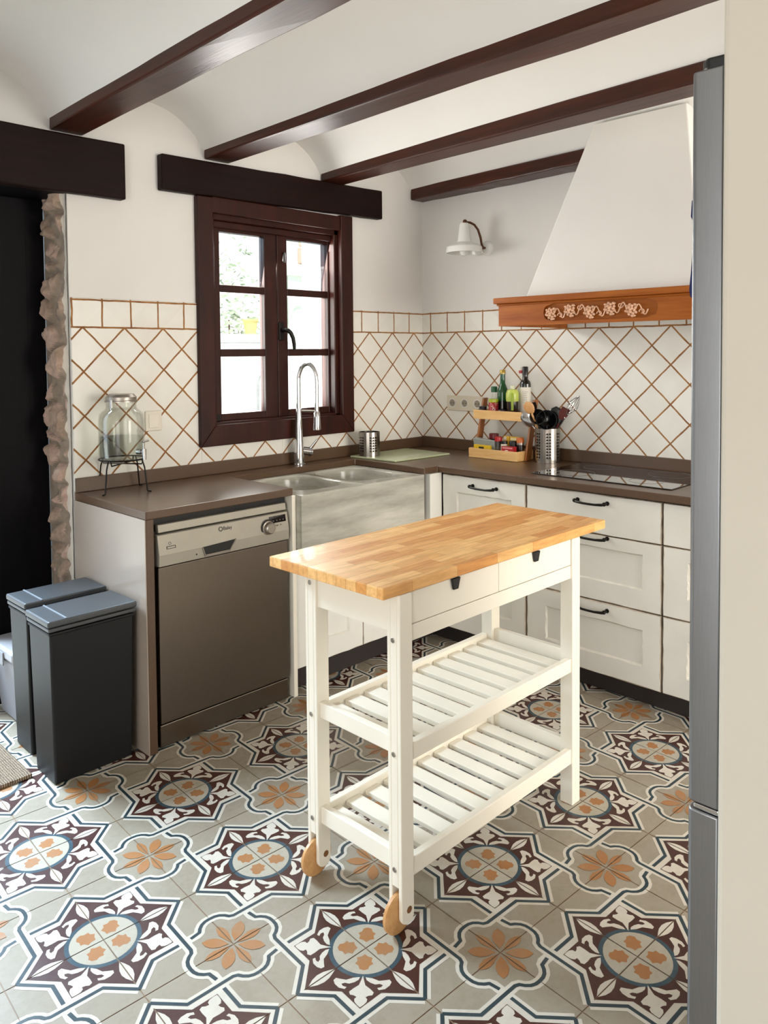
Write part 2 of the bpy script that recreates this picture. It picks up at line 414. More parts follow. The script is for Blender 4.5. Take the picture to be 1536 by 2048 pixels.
# ------------------------------------------------------------------ floor
XL, YB = -4.7, -5.2
T = .224; FA = -.0568; FX, FY = -2.3191 * 1.12, -1.1449 * 1.12
def floor_build():
    mb = MB()
    mb.add([(XL, YB, -.0012), (.05, YB, -.0012), (.05, .32, -.0012), (XL, .32, -.0012)], [(0, 1, 2, 3)], 0)
    ca, sa = math.cos(FA), math.sin(FA)
    def world(a, b, z):
        a *= T; b *= T
        return (FX - a * sa + b * ca, FY + a * ca + b * sa, z)
    r2 = math.sqrt(.5)
    def dw(d, w): return ((d - w) * r2, (d + w) * r2)
    def sym(half): return [dw(d, w) for d, w in half] + [dw(d, -w) for d, w in reversed(half) if abs(w) > 1e-6]
    def stroke(pts, w):
        out_l, out_r = [], []
        for i, p in enumerate(pts):
            p0 = pts[max(i-1, 0)]; p1 = pts[min(i+1, len(pts)-1)]
            def dr(a, b):
                x, y = b[0]-a[0], b[1]-a[1]; l = math.hypot(x, y) or 1; return x/l, y/l
            d0 = dr(p0, p) if i > 0 else dr(p, p1); d1 = dr(p, p1) if i < len(pts)-1 else d0
            n = (-(d0[1]+d1[1]), d0[0]+d1[0]); l = math.hypot(*n) or 1; n = (n[0]/l, n[1]/l)
            k = 1 / max(.5, (n[0]*-d0[1] + n[1]*d0[0]))
            out_l.append((p[0]+n[0]*w/2*k, p[1]+n[1]*w/2*k)); out_r.append((p[0]-n[0]*w/2*k, p[1]-n[1]*w/2*k))
        return [[out_l[i], out_l[i+1], out_r[i+1], out_r[i]] for i in range(len(pts)-1)]
    def arcq(cx, cy, r, a0, a1, n=8): return [(cx + r*math.cos(a0+(a1-a0)*i/n), cy + r*math.sin(a0+(a1-a0)*i/n)) for i in range(n+1)]
    A = [(.885, 0), (.625, .262), (.625, .77), (.605, .815), (.56, .845), (.52, .89), (.50, .94), (.495, 1.0)]
    B = [(y, x) for x, y in A]
    B1 = [(0, .885), (.262, .625), (.56, .625)]; B2 = [(.70, .625)] + B[3:]
    layers = []                                             # (polygons, material)
    g = .006
    layers.append([([(g, g), (1-g, g), (1-g, 1-g), (g, 1-g)], 1)])
    white = [([(g, .90), (.262, .64), (.64, .64), (.64, .262), (.90, g), (g, g)], 2)]
    l2 = [(q, 2) for q in stroke(A, .115)] + [(q, 2) for q in stroke(B, .115)]
    layers.append(white); layers.append([(q, 2) for q in stroke(A, .115)]); layers.append([(q, 2) for q in stroke(B, .115)])
    layers.append([([(g, .79), (.265, .54), (.54, .54), (.54, .265), (.79, g), (g, g)], 3)] +
                  [(q, 4) for q in stroke(A, .040)])
    layers.append([(q, 4) for q in stroke(B1, .040)] + [(q, 4) for q in stroke(B2, .040)] +
                  [([(g, g)] + arcq(0, 0, .395, .015, PI/2-.015, 10), 5)])
    fleur = sym([(.365, 0), (.43, .016), (.485, .032), (.53, .085), (.57, .122), (.605, .110), (.612, .072), (.63, .044), (.655, .064), (.69, .058), (.725, .030), (.752, 0)])
    curl = [(.385, .028), (.395, .095), (.425, .165), (.415, .225), (.405, .27), (.435, .292), (.48, .275), (.525, .23), (.54, .17), (.515, .152), (.503, .19), (.477, .208), (.463, .175), (.472, .13), (.452, .08), (.42, .04)]
    curlL = [dw(d, w) for d, w in curl]; curlR = [dw(d, -w) for d, w in reversed(curl)]
    leaf = [(g, .42), (.03, .47), (.052, .53), (.06, .60), (.045, .67), (g, .745)]
    layers.append([([(g, g)] + arcq(0, 0, .348, .02, PI/2-.02, 10), 7), (fleur, 2), (curlL, 2), (curlR, 2), (leaf, 2), ([(y, x) for x, y in reversed(leaf)], 2)])
    petal = sym([(.085, 0), (.115, .035), (.13, .082), (.18, .072), (.21, .095), (.24, .056), (.28, .045), (.298, 0)])
    fp = [(1 - (d - w) * r2, 1 - (d + w) * r2) for d, w in [(.05, 0), (.14, .055), (.22, .07), (.29, .05), (.345, 0), (.29, -.05), (.22, -.07), (.14, -.055)]]
    fh = [(1 - x, 1 - y) for x, y in [(.04, g), (.13, .035), (.21, .055), (.28, .042), (.345, g)]]
    layers.append([(petal, 6), (fp, 6), (fh, 6), ([(y, x) for x, y in fh], 6)])
    for i in range(-22, 12):
        for j in range(-18, 26):
            cx, cy, _ = world(i + .5, j + .5, 0)
            if not (XL < cx < .02 and -4.6 < cy < .30): continue
            # star corners are at (even, even) with a+b a multiple of 2 on even/even points, flowers at (odd, odd)
            Sa = i if i % 2 == 0 else i + 1; Sb = j if j % 2 == 0 else j + 1
            Fa = i + (i + 1) - Sa; Fb = j + (j + 1) - Sb
            da, db = Fa - Sa, Fb - Sb
            # rotate the tile about its flower, keeping its handedness
            es, et = {(-1, -1): ((-1, 0), (0, -1)), (-1, 1): ((0, 1), (-1, 0)), (1, 1): ((1, 0), (0, 1)), (1, -1): ((0, -1), (1, 0))}[(da, db)]
            for k, lay in enumerate(layers):
                z = k * .00013
                for poly, mi in lay:
                    vs = [world(Sa + s * es[0] + t * et[0], Sb + s * es[1] + t * et[1], z) for s, t in poly]
                    mb.add(vs, [tuple(range(len(vs)))], mi)
    o = mb.build('floor', FM)
    me = o.data
    bm = bmesh.new(); bm.from_mesh(me)
    for f in bm.faces:
        f.normal_update()
        if f.normal.z < 0: f.normal_flip()
    bm.to_mesh(me); bm.free()
    return struct(o)
floor_build()

# ------------------------------------------------------------------ room shell
ZT, ZCEIL = 1.638, 2.75
WT = .30
wb = MB()                                   # window wall, with window hole and doorway
HX0, HX1, HZ0, HZ1 = -1.44, -.655, 1.075, 2.06
DX0, DX1, DZ = -3.35, -2.085, 2.06
wb.box((XL, 0, 0), (DX0, WT, ZCEIL)); wb.box((DX0, 0, DZ), (DX1, WT, ZCEIL))
wb.box((DX1, 0, 0), (HX0, WT, ZCEIL)); wb.box((HX0, 0, 0), (HX1, WT, HZ0)); wb.box((HX0, 0, HZ1), (HX1, WT, ZCEIL)); wb.box((HX1, 0, 0), (.3, WT, ZCEIL))
struct(wb.build('wall_back', M['plaster']))
struct(MB().box((0, YB, 0), (.3, 0, ZCEIL)).build('wall_right', M['plaster']))
lw = MB(); lw.box((XL - .25, YB, 0), (XL, -3.9, ZCEIL)).box((XL - .25, -3.9, 2.3), (XL, -2.1, ZCEIL)).box((XL - .25, -2.1, 0), (XL, .3, ZCEIL))
struct(lw.build('wall_left', M['plaster']))
fw = MB(); fw.box((XL, YB - .25, 0), (-1.95, YB, ZCEIL)).box((-1.95, YB - .25, 0), (-.05, YB, .30)).box((-1.95, YB - .25, 2.35), (-.05, YB, ZCEIL)).box((-.05, YB - .25, 0), (.3, YB, ZCEIL))
struct(fw.build('wall_front', M['plaster']))
# partition at the right that shields the refrigerator
pw = MB().box((-2.228, -3.30, 0), (-2.196, -2.592, 2.72))
struct(pw.build('wall_partition', M['plaster_cream'], bevel=.010, seg=3))

# ceiling: shallow plaster vaults springing from the beams
def skew(x, y): return x + .030 * y
BC = [-4.83, -4.143, -3.456, -2.769, -2.082, -1.395, -.708, -.02]
def ceiling():
    mb = MB(); prof = []
    for a, b in zip(BC[:-1], BC[1:]):
        h = (b - a) / 2 - .060; s = .165; R = (h * h + s * s) / (2 * s)
        for i in range(17):
            t = -h + 2 * h * i / 16
            prof.append(((a + b) / 2 + t, 2.312 + math.sqrt(max(0, R * R - t * t)) - (R - s)))
    prof.append((.30, 2.32))
    ys = [.02 - 5.3 * i / 6 for i in range(7)]
    n = len(prof)
    vs = [(skew(x, y), y, z) for y in ys for x, z in prof] + [(skew(x, y), y, 2.74) for y in (ys[0], ys[-1]) for x, z in prof]
    fs = [(j*n+i, j*n+i+1, (j+1)*n+i+1, (j+1)*n+i) for j in range(6) for i in range(n-1)]
    k = 7 * n; fs += [(k+i, k+i+1, k+n+i+1, k+n+i) for i in range(n-1)]
    mb.add(vs, fs)
    return struct(mb.build('ceiling', M['ceiling'], smooth=True, angle=50))
ceiling()
beam_labels = {4: 'dark brown ceiling beam resting on the lintel above the dark doorway', 5: 'dark brown ceiling beam ending over the left half of the window lintel',
               6: 'dark brown ceiling beam ending over the right half of the window lintel', 7: 'dark brown ceiling beam running along the stove wall into the white cooker hood'}
for i in (4, 5, 6, 7):
    x = BC[i]; w = .066
    y1 = YB + .02
    mb = MB(); n = 14; rnd = random.Random(i)
    def sect(y, k):
        j = lambda: rnd.uniform(-.0025, .0025)
        xx = skew(x, y) - (.012 if i == 7 else 0) - (.025 * -y if i == 7 else 0) - (.012 * -y if i == 6 else 0)
        return [(xx - w + j(), y, 2.279 + j()), (xx + w + j(), y, 2.279 + j()), (xx + w, y, 2.345), (xx - w, y, 2.345)]
    ys = [(-.002 if i != 7 else -.002) + (y1) * k / n for k in range(n + 1)]
    if i == 7: ys = [-.002 - 1.25 * k / n for k in range(n + 1)]
    secs = [sect(y, k) for k, y in enumerate(ys)]
    vs = [p for s_ in secs for p in s_]
    fs = [(k*4+a, k*4+(a+1)%4, (k+1)*4+(a+1)%4, (k+1)*4+a) for k in range(n) for a in range(4)] + [(0, 1, 2, 3), (n*4+3, n*4+2, n*4+1, n*4)]
    mb.add(vs, fs)
    tag(mb.build('ceiling_beam', M['beam'], bevel=.008), beam_labels[i], 'beam')

# tile cladding
t1 = wall_tile('x', -.084 - 9 * .1775, -1.579); t2 = wall_tile('x', -.084, .0015); t3 = wall_tile('y', -.079, -.07)
k1 = MB().box((-2.083, -.008, .866), (-1.50, 0, ZT)).box((-1.50, -.008, .866), (-1.04, 0, 1.02))
struct(k1.build('trim_1', t1, bevel=.003))
k2 = MB().box((-.60, -.008, .866), (0, 0, ZT)).box((-1.04, -.008, .866), (-.60, 0, 1.02))
struct(k2.build('trim_2', t2, bevel=.003))
struct(MB().box((-.008, -2.9, .866), (0, -.008, ZT)).build('trim_3', t3, bevel=.003))

# stone jamb of the doorway: uneven rubble stones set in mortar, plaster skim at the outer arris
M['mortar'] = plain('lime_mortar', '8d7d6d', .95, var=.18, vscale=20, bmp=.5, bscale=50)
M['skim'] = plain('plaster_skim', 'c4bbae', .9, var=.05)
def jamb():
    ny, nz = 34, 260; mb = MB(); vs = []; val = []
    for k in range(nz + 1):
        zz = 2.044 * k / nz
        for i in range(ny + 1):
            y = .002 + .210 * i / ny
            q = Vector((y * 6.5 + .25 * math.sin(zz * 9), zz * 9.0, 1.7))
            dd, pp = mnoise.voronoi(q)
            edge = min(1.0, max(0.0, (dd[1] - dd[0]) / .30)); edge = edge * edge * (3 - 2 * edge)
            h_ = abs(math.sin(pp[0].x * 57.3 + pp[0].y * 23.1))
            fade = min(1, max(0, (y - .012) / .02)) * min(1, max(0, (.185 + .02 * math.sin(zz * 13) - y) / .02))
            d = .006 + edge * (.010 + .028 * h_) * fade + .010 * mnoise.fractal(Vector((3.1, y * 22, zz * 22)), .8, 2.0, 4) * (.25 + fade)
            vs.append((DX1 - max(.003, d), y, zz)); val.append(edge * fade if y > .016 else -1)
    n1 = ny + 1
    for k in range(nz):
        for i in range(ny):
            e = val[k*n1+i]
            mb.f.append([k*n1+i, k*n1+i+1, (k+1)*n1+i+1, (k+1)*n1+i]); mb.m.append(2 if e < 0 else (0 if e > .30 else 1))
    mb.v = [Vector(p) for p in vs]
    mb.add([(DX1 + .02, .002, 0), (DX1 + .02, .212, 0), (DX1 + .02, .212, 2.044), (DX1 + .02, .002, 2.044)], [(0, 1, 2, 3)], 1)
    return struct(mb.build('trim_4', [M['stone'], M['mortar'], M['skim']], smooth=True, angle=50))
jamb()

# lintels
def lintel(name, x0, x1, z0, z1, label):
    mb = MB(); n = 10; rnd = random.Random(int(-x0 * 10)); vs = []
    for k in range(n + 1):
        x = x0 + (x1 - x0) * k / n; j = lambda: rnd.uniform(-.002, .002)
        zr = .024 * (k / n) if name == 'window_lintel' else .006 * k / n
        vs += [(x, .0, z0 + zr + j()), (x, -.043 + j(), z0 + zr + j()), (x, -.043 + j(), z1 + zr + j()), (x, .0, z1 + zr + j())]
    fs = [(k*4+a, k*4+(a+1)%4, (k+1)*4+(a+1)%4, (k+1)*4+a) for k in range(n) for a in range(4)] + [(0, 1, 2, 3), (n*4+3, n*4+2, n*4+1, n*4)]
    mb.add(vs, fs)
    return tag(mb.build('wooden_lintel', M['lintel'], bevel=.007), label, 'lintel')
lintel('window_lintel', -1.693, -.366, 2.110, 2.262, 'near-black wooden lintel board above the kitchen window')
lintel('door_lintel', -3.6, -1.857, 2.036, 2.262, 'deep dark wooden lintel over the doorway, cut off by the left edge')

# ------------------------------------------------------------------ door (one dark leaf shut, other leaf open out of view)
door = MB()
door.box((-2.40, .215, .012), (-2.092, .258, 2.045))
d1 = struct(door.build('door_1', M['doorwood'], bevel=.003))
for (z0, z1) in ((.18, .86), (1.02, 1.92)):
    mb = MB(); O = (-2.44, .213, 0)
    mb.ring((0, .214, 0), (1, 0, 0), (0, 0, 1), (0, -1, 0), rect_loop(-2.36, z0, -2.14, z1), rect_loop(-2.335, z0 + .025, -2.165, z1 - .025), .012)
    mb.build('raised_panel', M['doorwood'], d1)
lab = MB().box((-2.192, .2105, .262), (-2.158, .2125, .300)).build('paper_label', M['sticker'], d1)
plabel(lab, 'small white paper sticker')
mb = MB()
for u, v, w, h in ((-2.186, .268, .009, .012), (-2.174, .270, .004, .016), (-2.186, .285, .006, .004), (-2.170, .286, .005, .005)):
    mb.box((u, .2098, v), (u + w, .2106, v + h))
mb.build('printed_marks', M['black'], lab)
struct(MB().box((-3.35, .002, 2.0455), (-2.087, .30, 2.0595)).build('trim_5', M['doorwood']))

# ------------------------------------------------------------------ window
win = bpy.data.objects.new('window_1', None); C.objects.link(win); win.location = (-1.04, 0, 1.0); struct(win)
cs = MB()
CX0, CX1, CZ0 = -1.515, -.578, .992
def casing(mb):
    IX0, IX1, IZ0, IZ1 = HX0 + .006, HX1 - .006, HZ0 + .012, HZ1 - .006
    mb.hexa([(CX0, 0, CZ0), (CX0, -.03, CZ0), (IX0, -.03, IZ0), (IX0, 0, IZ0)], [(CX0, 0, 2.112), (CX0, -.03, 2.112), (IX0, -.03, 2.112), (IX0, 0, 2.112)])
    mb.hexa([(IX1, 0, IZ0), (IX1, -.03, IZ0), (CX1, -.03, CZ0), (CX1, 0, CZ0)], [(IX1, 0, 2.125), (IX1, -.03, 2.125), (CX1, -.03, 2.125), (CX1, 0, 2.125)])
    mb.hexa([(CX0, 0, CZ0), (CX1, 0, CZ0), (CX1, -.03, CZ0), (CX0, -.03, CZ0)], [(IX0, 0, IZ0), (IX1, 0, IZ0), (IX1, -.03, IZ0), (IX0, -.03, IZ0)])
    mb.box((IX0, -.026, 2.045), (IX1, 0, 2.118))
casing(cs); cs.build('casing', M['winwood'], win, bevel=.004)
fr = MB()
FXa, FXb, FZa, FZb = HX0, HX1, HZ0, HZ1
fr.box((FXa, 0.0, FZa), (FXa + .03, .11, FZb)).box((FXb - .03, 0.0, FZa), (FXb, .11, FZb)).box((FXa, 0.0, FZa), (FXb, .11, FZa + .022)).box((FXa, 0.0, FZb - .04), (FXb, .11, FZb))
fr.box((FXa + .03, 0.02, FZb - .07), (FXb - .03, .04, FZb - .04))
fr.build('window_frame', M['winwood'], win, bevel=.004)
def sash(x0, x1, px0, px1, zs):
    s_ = bpy.data.objects.new('sash', None); C.objects.link(s_); s_.parent = win; s_.location = Vector((x0, .05, 1.1)) - Vector(win.location)
    mb = MB(); y0, y1 = .042, .085
    mb.box((x0, y0, 1.097), (px0, y1, 2.02)).box((px1, y0, 1.097), (x1, y1, 2.02))
    edges = [1.097] + [z for pr in zs for z in pr] + [2.02]
    for a, b in zip(edges[0::2], edges[1::2]): mb.box((px0, y0, a), (px1, y1, b))
    mb.build('sash_frame', M['winwood'], s_, bevel=.003)
    for a, b in zs:
        mb = MB().box((px0, .062, a), (px1, .066, b)); mb.build('pane', M['pane'], s_)
zs = [(1.130, 1.397), (1.432, 1.697), (1.732, 1.977)]
sash(-1.41, -1.028, -1.357, -1.102, zs)
sash(-1.024, -.685, -.962, -.693, zs)
h = MB(); h.box((-1.022, .032, 1.475), (-.992, .0415, 1.565)); h.build('handle_plate', M['iron'], win, bevel=.003)
h = MB(); h.tube([(-1.007, .04, 1.525), (-1.007, .004, 1.526), (-1.000, -.006, 1.524), (-.985, -.010, 1.512), (-.972, -.012, 1.485), (-.966, -.012, 1.455), (-.963, -.010, 1.425)], [.011, .011, .011, .010, .0095, .009, .007], 10)
h.build('handle', M['iron'], win, smooth=True)
h = MB(); h.lathe([(.004, 0), (.004, .03), (.009, .032), (.009, .042), (.004, .045)], (-.640 - .03, .012, 1.098), 12); h.build('latch_pin', M['chrome'], win, smooth=True)
h = MB(); h.box((-1.405, .02, 1.098), (-1.378, .042, 1.13)); h.build('corner_hinge', M['iron'], win, bevel=.003)
h = MB(); h.lathe([(.006, 1.86), (.007, 1.87), (.007, 1.90), (.006, 1.91)], (-.985, .036, 0), 10); h.build('knob', M['iron'], win, smooth=True)

# ------------------------------------------------------------------ worktop
ZC, ZCB = .864, .834
wt = thing('worktop', 'brown stone worktop running round the corner from dishwasher to cooktop', 'worktop', (-2.09, -.30, 0))
top = [(-2.085, -.575), (-1.435, -.575), (-1.435, -.13), (-.670, -.13), (-.670, -.605), (-.575, -.605), (-.575, -2.44), (-.009, -2.44), (-.009, -.009), (-2.085, -.009)]
MB().prism(top, ZCB, ZC).build('counter_top', M['counter'], wt, bevel=.003)
up = MB().box((-2.083, -.022, ZC + .0005), (-.022, -.009, .921)).build('upstand', M['counter'], wt, bevel=.002)
MB().box((-.022, -2.44, ZC + .0005), (-.009, -.009, .924)).build('upstand', M['counter'], wt, bevel=.002)
cl = MB().box((-2.0885, -.573, 0.001), (-2.0853, -.012, ZCB)).build('side_cladding', plain('pale_beige_laminate', (.40, .33, .27), .22, var=.02), wt)
plabel(cl, 'pale beige side face')
sp = MB().box((-2.085, -.575, 0.001), (-2.055, -.012, ZCB)).build('side_panel', M['counter'], wt, bevel=.002)

# ------------------------------------------------------------------ cabinets
def front(mb, O, U, V, Nn, w, h, inset=None, sd=0, depth=.008):
    """aged cabinet front: material 0 paint, 1 worn edge; wavy hand-rubbed edges"""
    th = .018; O, U, V, Nn = map(Vector, (O, U, V, Nn))
    at = lambda p, n=0: O + U * p[0] + V * p[1] + Nn * n
    rnd = random.Random(sd + 900)
    o = rect_loop(0, 0, w, h, 9, .0012, sd); k = len(o)
    f = rect_loop(.0028, .0028, w - .0028, h - .0028, 9, .0022, sd + 20)
    mb.add([at(p, -.003) for p in o] + [at(p) for p in f], [(i, (i+1) % k, k + (i+1) % k, k + i) for i in range(k)], 1)
    if inset:
        a, b, c, d = inset
        i1 = rect_loop(a, b, c, d, 9, .0030, sd + 50); e = .007
        i2 = rect_loop(a + e, b + e, c - e, d - e, 9, .0016, sd + 70)
        mb.add([at(p) for p in f] + [at(p) for p in i1], [(i, (i+1) % k, k + (i+1) % k, k + i) for i in range(k)], 0)
        mb.add([at(p) for p in i1] + [at(p, -depth) for p in i2], [(i, (i+1) % k, k + (i+1) % k, k + i) for i in range(k)], 2)
        mb.add([at(p, -depth) for p in i2], [tuple(range(k))], 0)
    else: mb.add([at(p) for p in f], [tuple(range(k))], 0)
    mb.add([at(p, -.003) for p in o] + [at(p, -th) for p in o], [(i, (i+1) % k, k + (i+1) % k, k + i) for i in range(k)] + [tuple(range(2*k-1, k-1, -1))], 1)
    return mb
M['worn'] = plain('worn_paint_edge', (.50, .42, .32), .6, var=.25, vscale=25)
M['worn_light'] = plain('rubbed_paint_moulding', (.70, .665, .585), .55, var=.08, vscale=25)
CAB = [M['cab'], M['worn'], M['worn_light']]
def bow_handle(O, U, V, Nn, parent, ln=.135):
    O, U, V, Nn = map(Vector, (O, U, V, Nn)); at = lambda u, v, n: O + U * u + V * v + Nn * n
    mb = MB(); h_ = ln / 2
    mb.tube([at(-h_, 0, 0), at(-h_, 0, .022), at(-h_ + .008, -.003, .030), at(-h_ * .4, -.006, .032), at(0, -.006, .033), at(h_ * .4, -.006, .032), at(h_ - .008, -.003, .030), at(h_, 0, .022), at(h_, 0, 0)],
            [.006, .006, .006, .0048, .0048, .0048, .006, .006, .006], 8)
    for sgn in (-1, 1):
        mb.sphere(at(sgn * h_, 0, .027), .0085, 10, 6)
        mb.tube([at(sgn * h_, 0, 0.0005), at(sgn * h_, 0, .004)], .009, 10)
    return mb.build('handle', M['iron'], parent, smooth=True)
# stove-wall run: fronts face -x, U runs along -y
FXP = -.556
def cab_x(name, label, y0, y1, fronts, cat='cabinet'):
    t = thing(name, label, cat, (-.28, (y0 + y1) / 2, 0))
    MB().box((FXP + .019, y1 + .001, .080), (-.012, y0 - .001, ZCB - .002)).build('body', M['carcass'], t)
    for k, (kind, z0, z1, ins, hz) in enumerate(fronts):
        w = (y0 - y1) - .006; mb = MB()
        front(mb, (FXP, y0 - .003, z0), (0, -1, 0), (0, 0, 1), (-1, 0, 0), w, z1 - z0, ins, sd=int(abs(y0) * 100) + k)
        p = mb.build(kind, CAB, t)
        if hz: bow_handle((FXP, y0 - .003 - hz[0], z0 + hz[1]), (0, -1, 0), (0, 0, 1), (-1, 0, 0), p)
    return t
W1 = .496; cab_x('kitchen_cabinet', 'aged white cabinet with one door, in the corner beside the marble sink', -.618, -1.098,
      [('door', .088, .826, (.085, .115, .400, .660), (.252, .700))])
cab_x('drawer_cabinet', 'aged white drawer cabinet with three black-handled drawers, left part behind the trolley', -1.100, -1.720,
      [('drawer', .664, .826, None, (.320, .130)), ('drawer', .390, .660, (.095, .080, .540, .222), (.320, .265 - .004)), ('drawer', .088, .386, (.095, .080, .540, .226), (.320, .268))])
cab_x('drawer_cabinet', 'aged white drawer cabinet mostly hidden behind the grey refrigerator edge', -1.722, -2.342,
      [('drawer', .664, .826, None, (.320, .130)), ('drawer', .390, .660, (.095, .080, .540, .222), (.320, .261)), ('drawer', .088, .386, (.095, .080, .540, .226), (.320, .268))])
# corner filler post
tag(MB().box((-.640, -.615, .082), (-.555, -.557, ZCB - .002)).build('corner_post', M['cab'], bevel=.002), 'narrow white corner post between marble sink and stove-side cabinet', 'post')
struct(MB().box((-.500, -2.44, .0015), (-.484, -.50, .086)).build('baseboard_right', M['plinth']))
struct(MB().box((-1.418, -.505, .0015), (-.50, -.489, .100)).build('baseboard_back', M['plinth']))
# sink cabinet
sk = thing('sink_cabinet', 'aged white two-door cabinet under the marble sink', 'cabinet', (-1.03, -.30, 0))
MB().box((-1.418, -.536, .095), (-.645, -.012, .600)).build('body', M['carcass'], sk)
pan = MB().box((-1.438, -.572, .0015), (-1.419, -.02, .8325)).build('end_panel', M['white_wood'], sk, bevel=.0015)
for k, (x0, x1, ins) in enumerate(((-1.414, -1.032, (.07, .085, .30, .42)), (-1.028, -.644, (.07, .085, .30, .42)))):
    mb = MB(); front(mb, (x0, -.556, .104), (1, 0, 0), (0, 0, 1), (0, -1, 0), x1 - x0, .495, ins, sd=k + 5)
    mb.build('door', CAB, sk)

# ------------------------------------------------------------------ dishwasher
dwm = thing('dishwasher', 'stainless steel dishwasher under the left end of the worktop', 'dishwasher', (-1.75, -.3, 0))
MB().box((-2.045, -.535, .010), (-1.450, -.03, .826)).build('body', M['black'], dwm)
YD = -.566
MB().box((-2.036, YD, .092), (-1.458, -.536, .655)).build('door_panel', M['steel_door'], dwm, bevel=.003)
MB().box((-2.036, YD + .006, .006), (-1.460, -.536, .086)).build('kick_plate', M['steel_door'], dwm, bevel=.003)
cp = MB()
prof = [(-.536, .659), (YD - .006, .659), (YD - .008, .70), (YD + .004, .770), (YD + .012, .772), (-.536, .772)]
cp.add([(-2.036, y, z) for y, z in prof] + [(-1.456, y, z) for y, z in prof],
       [tuple(range(6)), tuple(range(11, 5, -1))] + [(i, (i+1) % 6, 6 + (i+1) % 6, 6 + i) for i in range(6)])
cpo = cp.build('control_panel', M['plastic_grey'], dwm, bevel=.002)
MB().hexa([(-2.030, -.536, .778), (-2.030, YD + .006, .778), (-1.460, YD + .006, .778), (-1.460, -.536, .778)],
          [(-2.030, -.536, .806), (-2.030, YD + .010, .806), (-1.460, YD + .010, .806), (-1.460, -.536, .806)]).build('top_strip', M['plastic_grey'], dwm, bevel=.002)
# point on the sloping control panel
def cpt(x, z, n=0):
    y = YD - .008 + (z - .70) / .07 * .012 if z > .70 else YD - .0075
    return Vector((x, y - n, z))
mb = MB(); hx0, hx1 = -1.860, -1.712
mb.add([cpt(hx0, .700, .0012), cpt(hx0 + .010, .668, .0012), cpt(hx1 - .030, .668, .0012), cpt(hx1, .706, .0012)], [(0, 1, 2, 3)])
mb.build('handle_recess', M['black'], cpo)
mb = MB(); mb.tube([cpt(hx0, .700, .001), cpt(hx0 + .010, .668, .003), cpt(hx1 - .030, .668, .003), cpt(hx1, .706, .001)], .0035, 8)
mb.build('recess_rim', M['steel'], cpo, smooth=True)
DC = cpt(-1.560, .722)
dl = MB(); dl.lathe([(.0275, .0), (.0275, -.005), (.023, -.007), (.022, -.022), (.018, -.026), (.0001, -.026)], DC, 28, axis='y')
dlo = dl.build('dial', M['steel'], cpo, smooth=True)
mb = MB(); mb.lathe([(.033, .001), (.033, -.002), (.027, -.0025)], DC, 28, axis='y'); mb.build('dial_ring', M['black'], cpo, smooth=True)
mb = MB(); mb.add([cpt(-1.550, .762, .001), cpt(-1.550, .735, .001), cpt(-1.468, .735, .001), cpt(-1.468, .762, .001)], [(0, 1, 2, 3)]); mb.build('display', M['blackgloss'], cpo)
mb = MB()
for k in range(3):
    x = -1.532 + k * .017; mb.box((x, DC.y - .0075, .7235), (x + .009, DC.y, .7270))
for k in range(4):
    x = -1.530 + k * .016; mb.lathe([(.0018, 0), (.0018, -.003)], cpt(x, .744 - .0), 8, axis='y')
mb.build('buttons', M['plastic_grey'], cpo)
mb = MB(); a, b_, c_, d_ = cpt(-2.005, .728, .001), cpt(-2.005, .718, .001), cpt(-1.968, .718, .001), cpt(-1.968, .728, .001)
mb.add([a, b_, c_, d_], [(0, 1, 2, 3)]); mb.build('power_button', M['black'], cpo)
a2 = MB(); a2.add([cpt(-2.002, .726, .0014), cpt(-2.002, .720, .0014), cpt(-1.971, .720, .0014), cpt(-1.971, .726, .0014)], [(0, 1, 2, 3)]); a2.build('button_face', M['plastic_grey'], cpo)
mb = MB(); mb.tube([cpt(-1.990 + .005 * math.cos(t * PI / 6), .737 + .005 * math.sin(t * PI / 6), .001) for t in range(12)], .0006, 6, closed=True); mb.build('power_mark', M['black'], cpo)
tilt = (cpt(0, .76) - cpt(0, .71)).normalized()
mb = MB(); mb.tube([cpt(-1.775 + .0075 * math.cos(t * PI / 8), .752 + .0075 * math.sin(t * PI / 8), .0012) for t in range(16)], .0013, 6, closed=True); mb.build('logo_ring', M['black'], cpo)
text_mesh('brand_lettering', 'Balay', .019, M['black'], cpo, cpt(-1.764, .746, .0006), (1, 0, 0), tilt)
mb = MB(); mb.lathe([(.003, 0), (.003, -.001)], cpt(-1.885, .678, 0), 10, axis='y'); mb.build('indicator', M['black'], cpo)

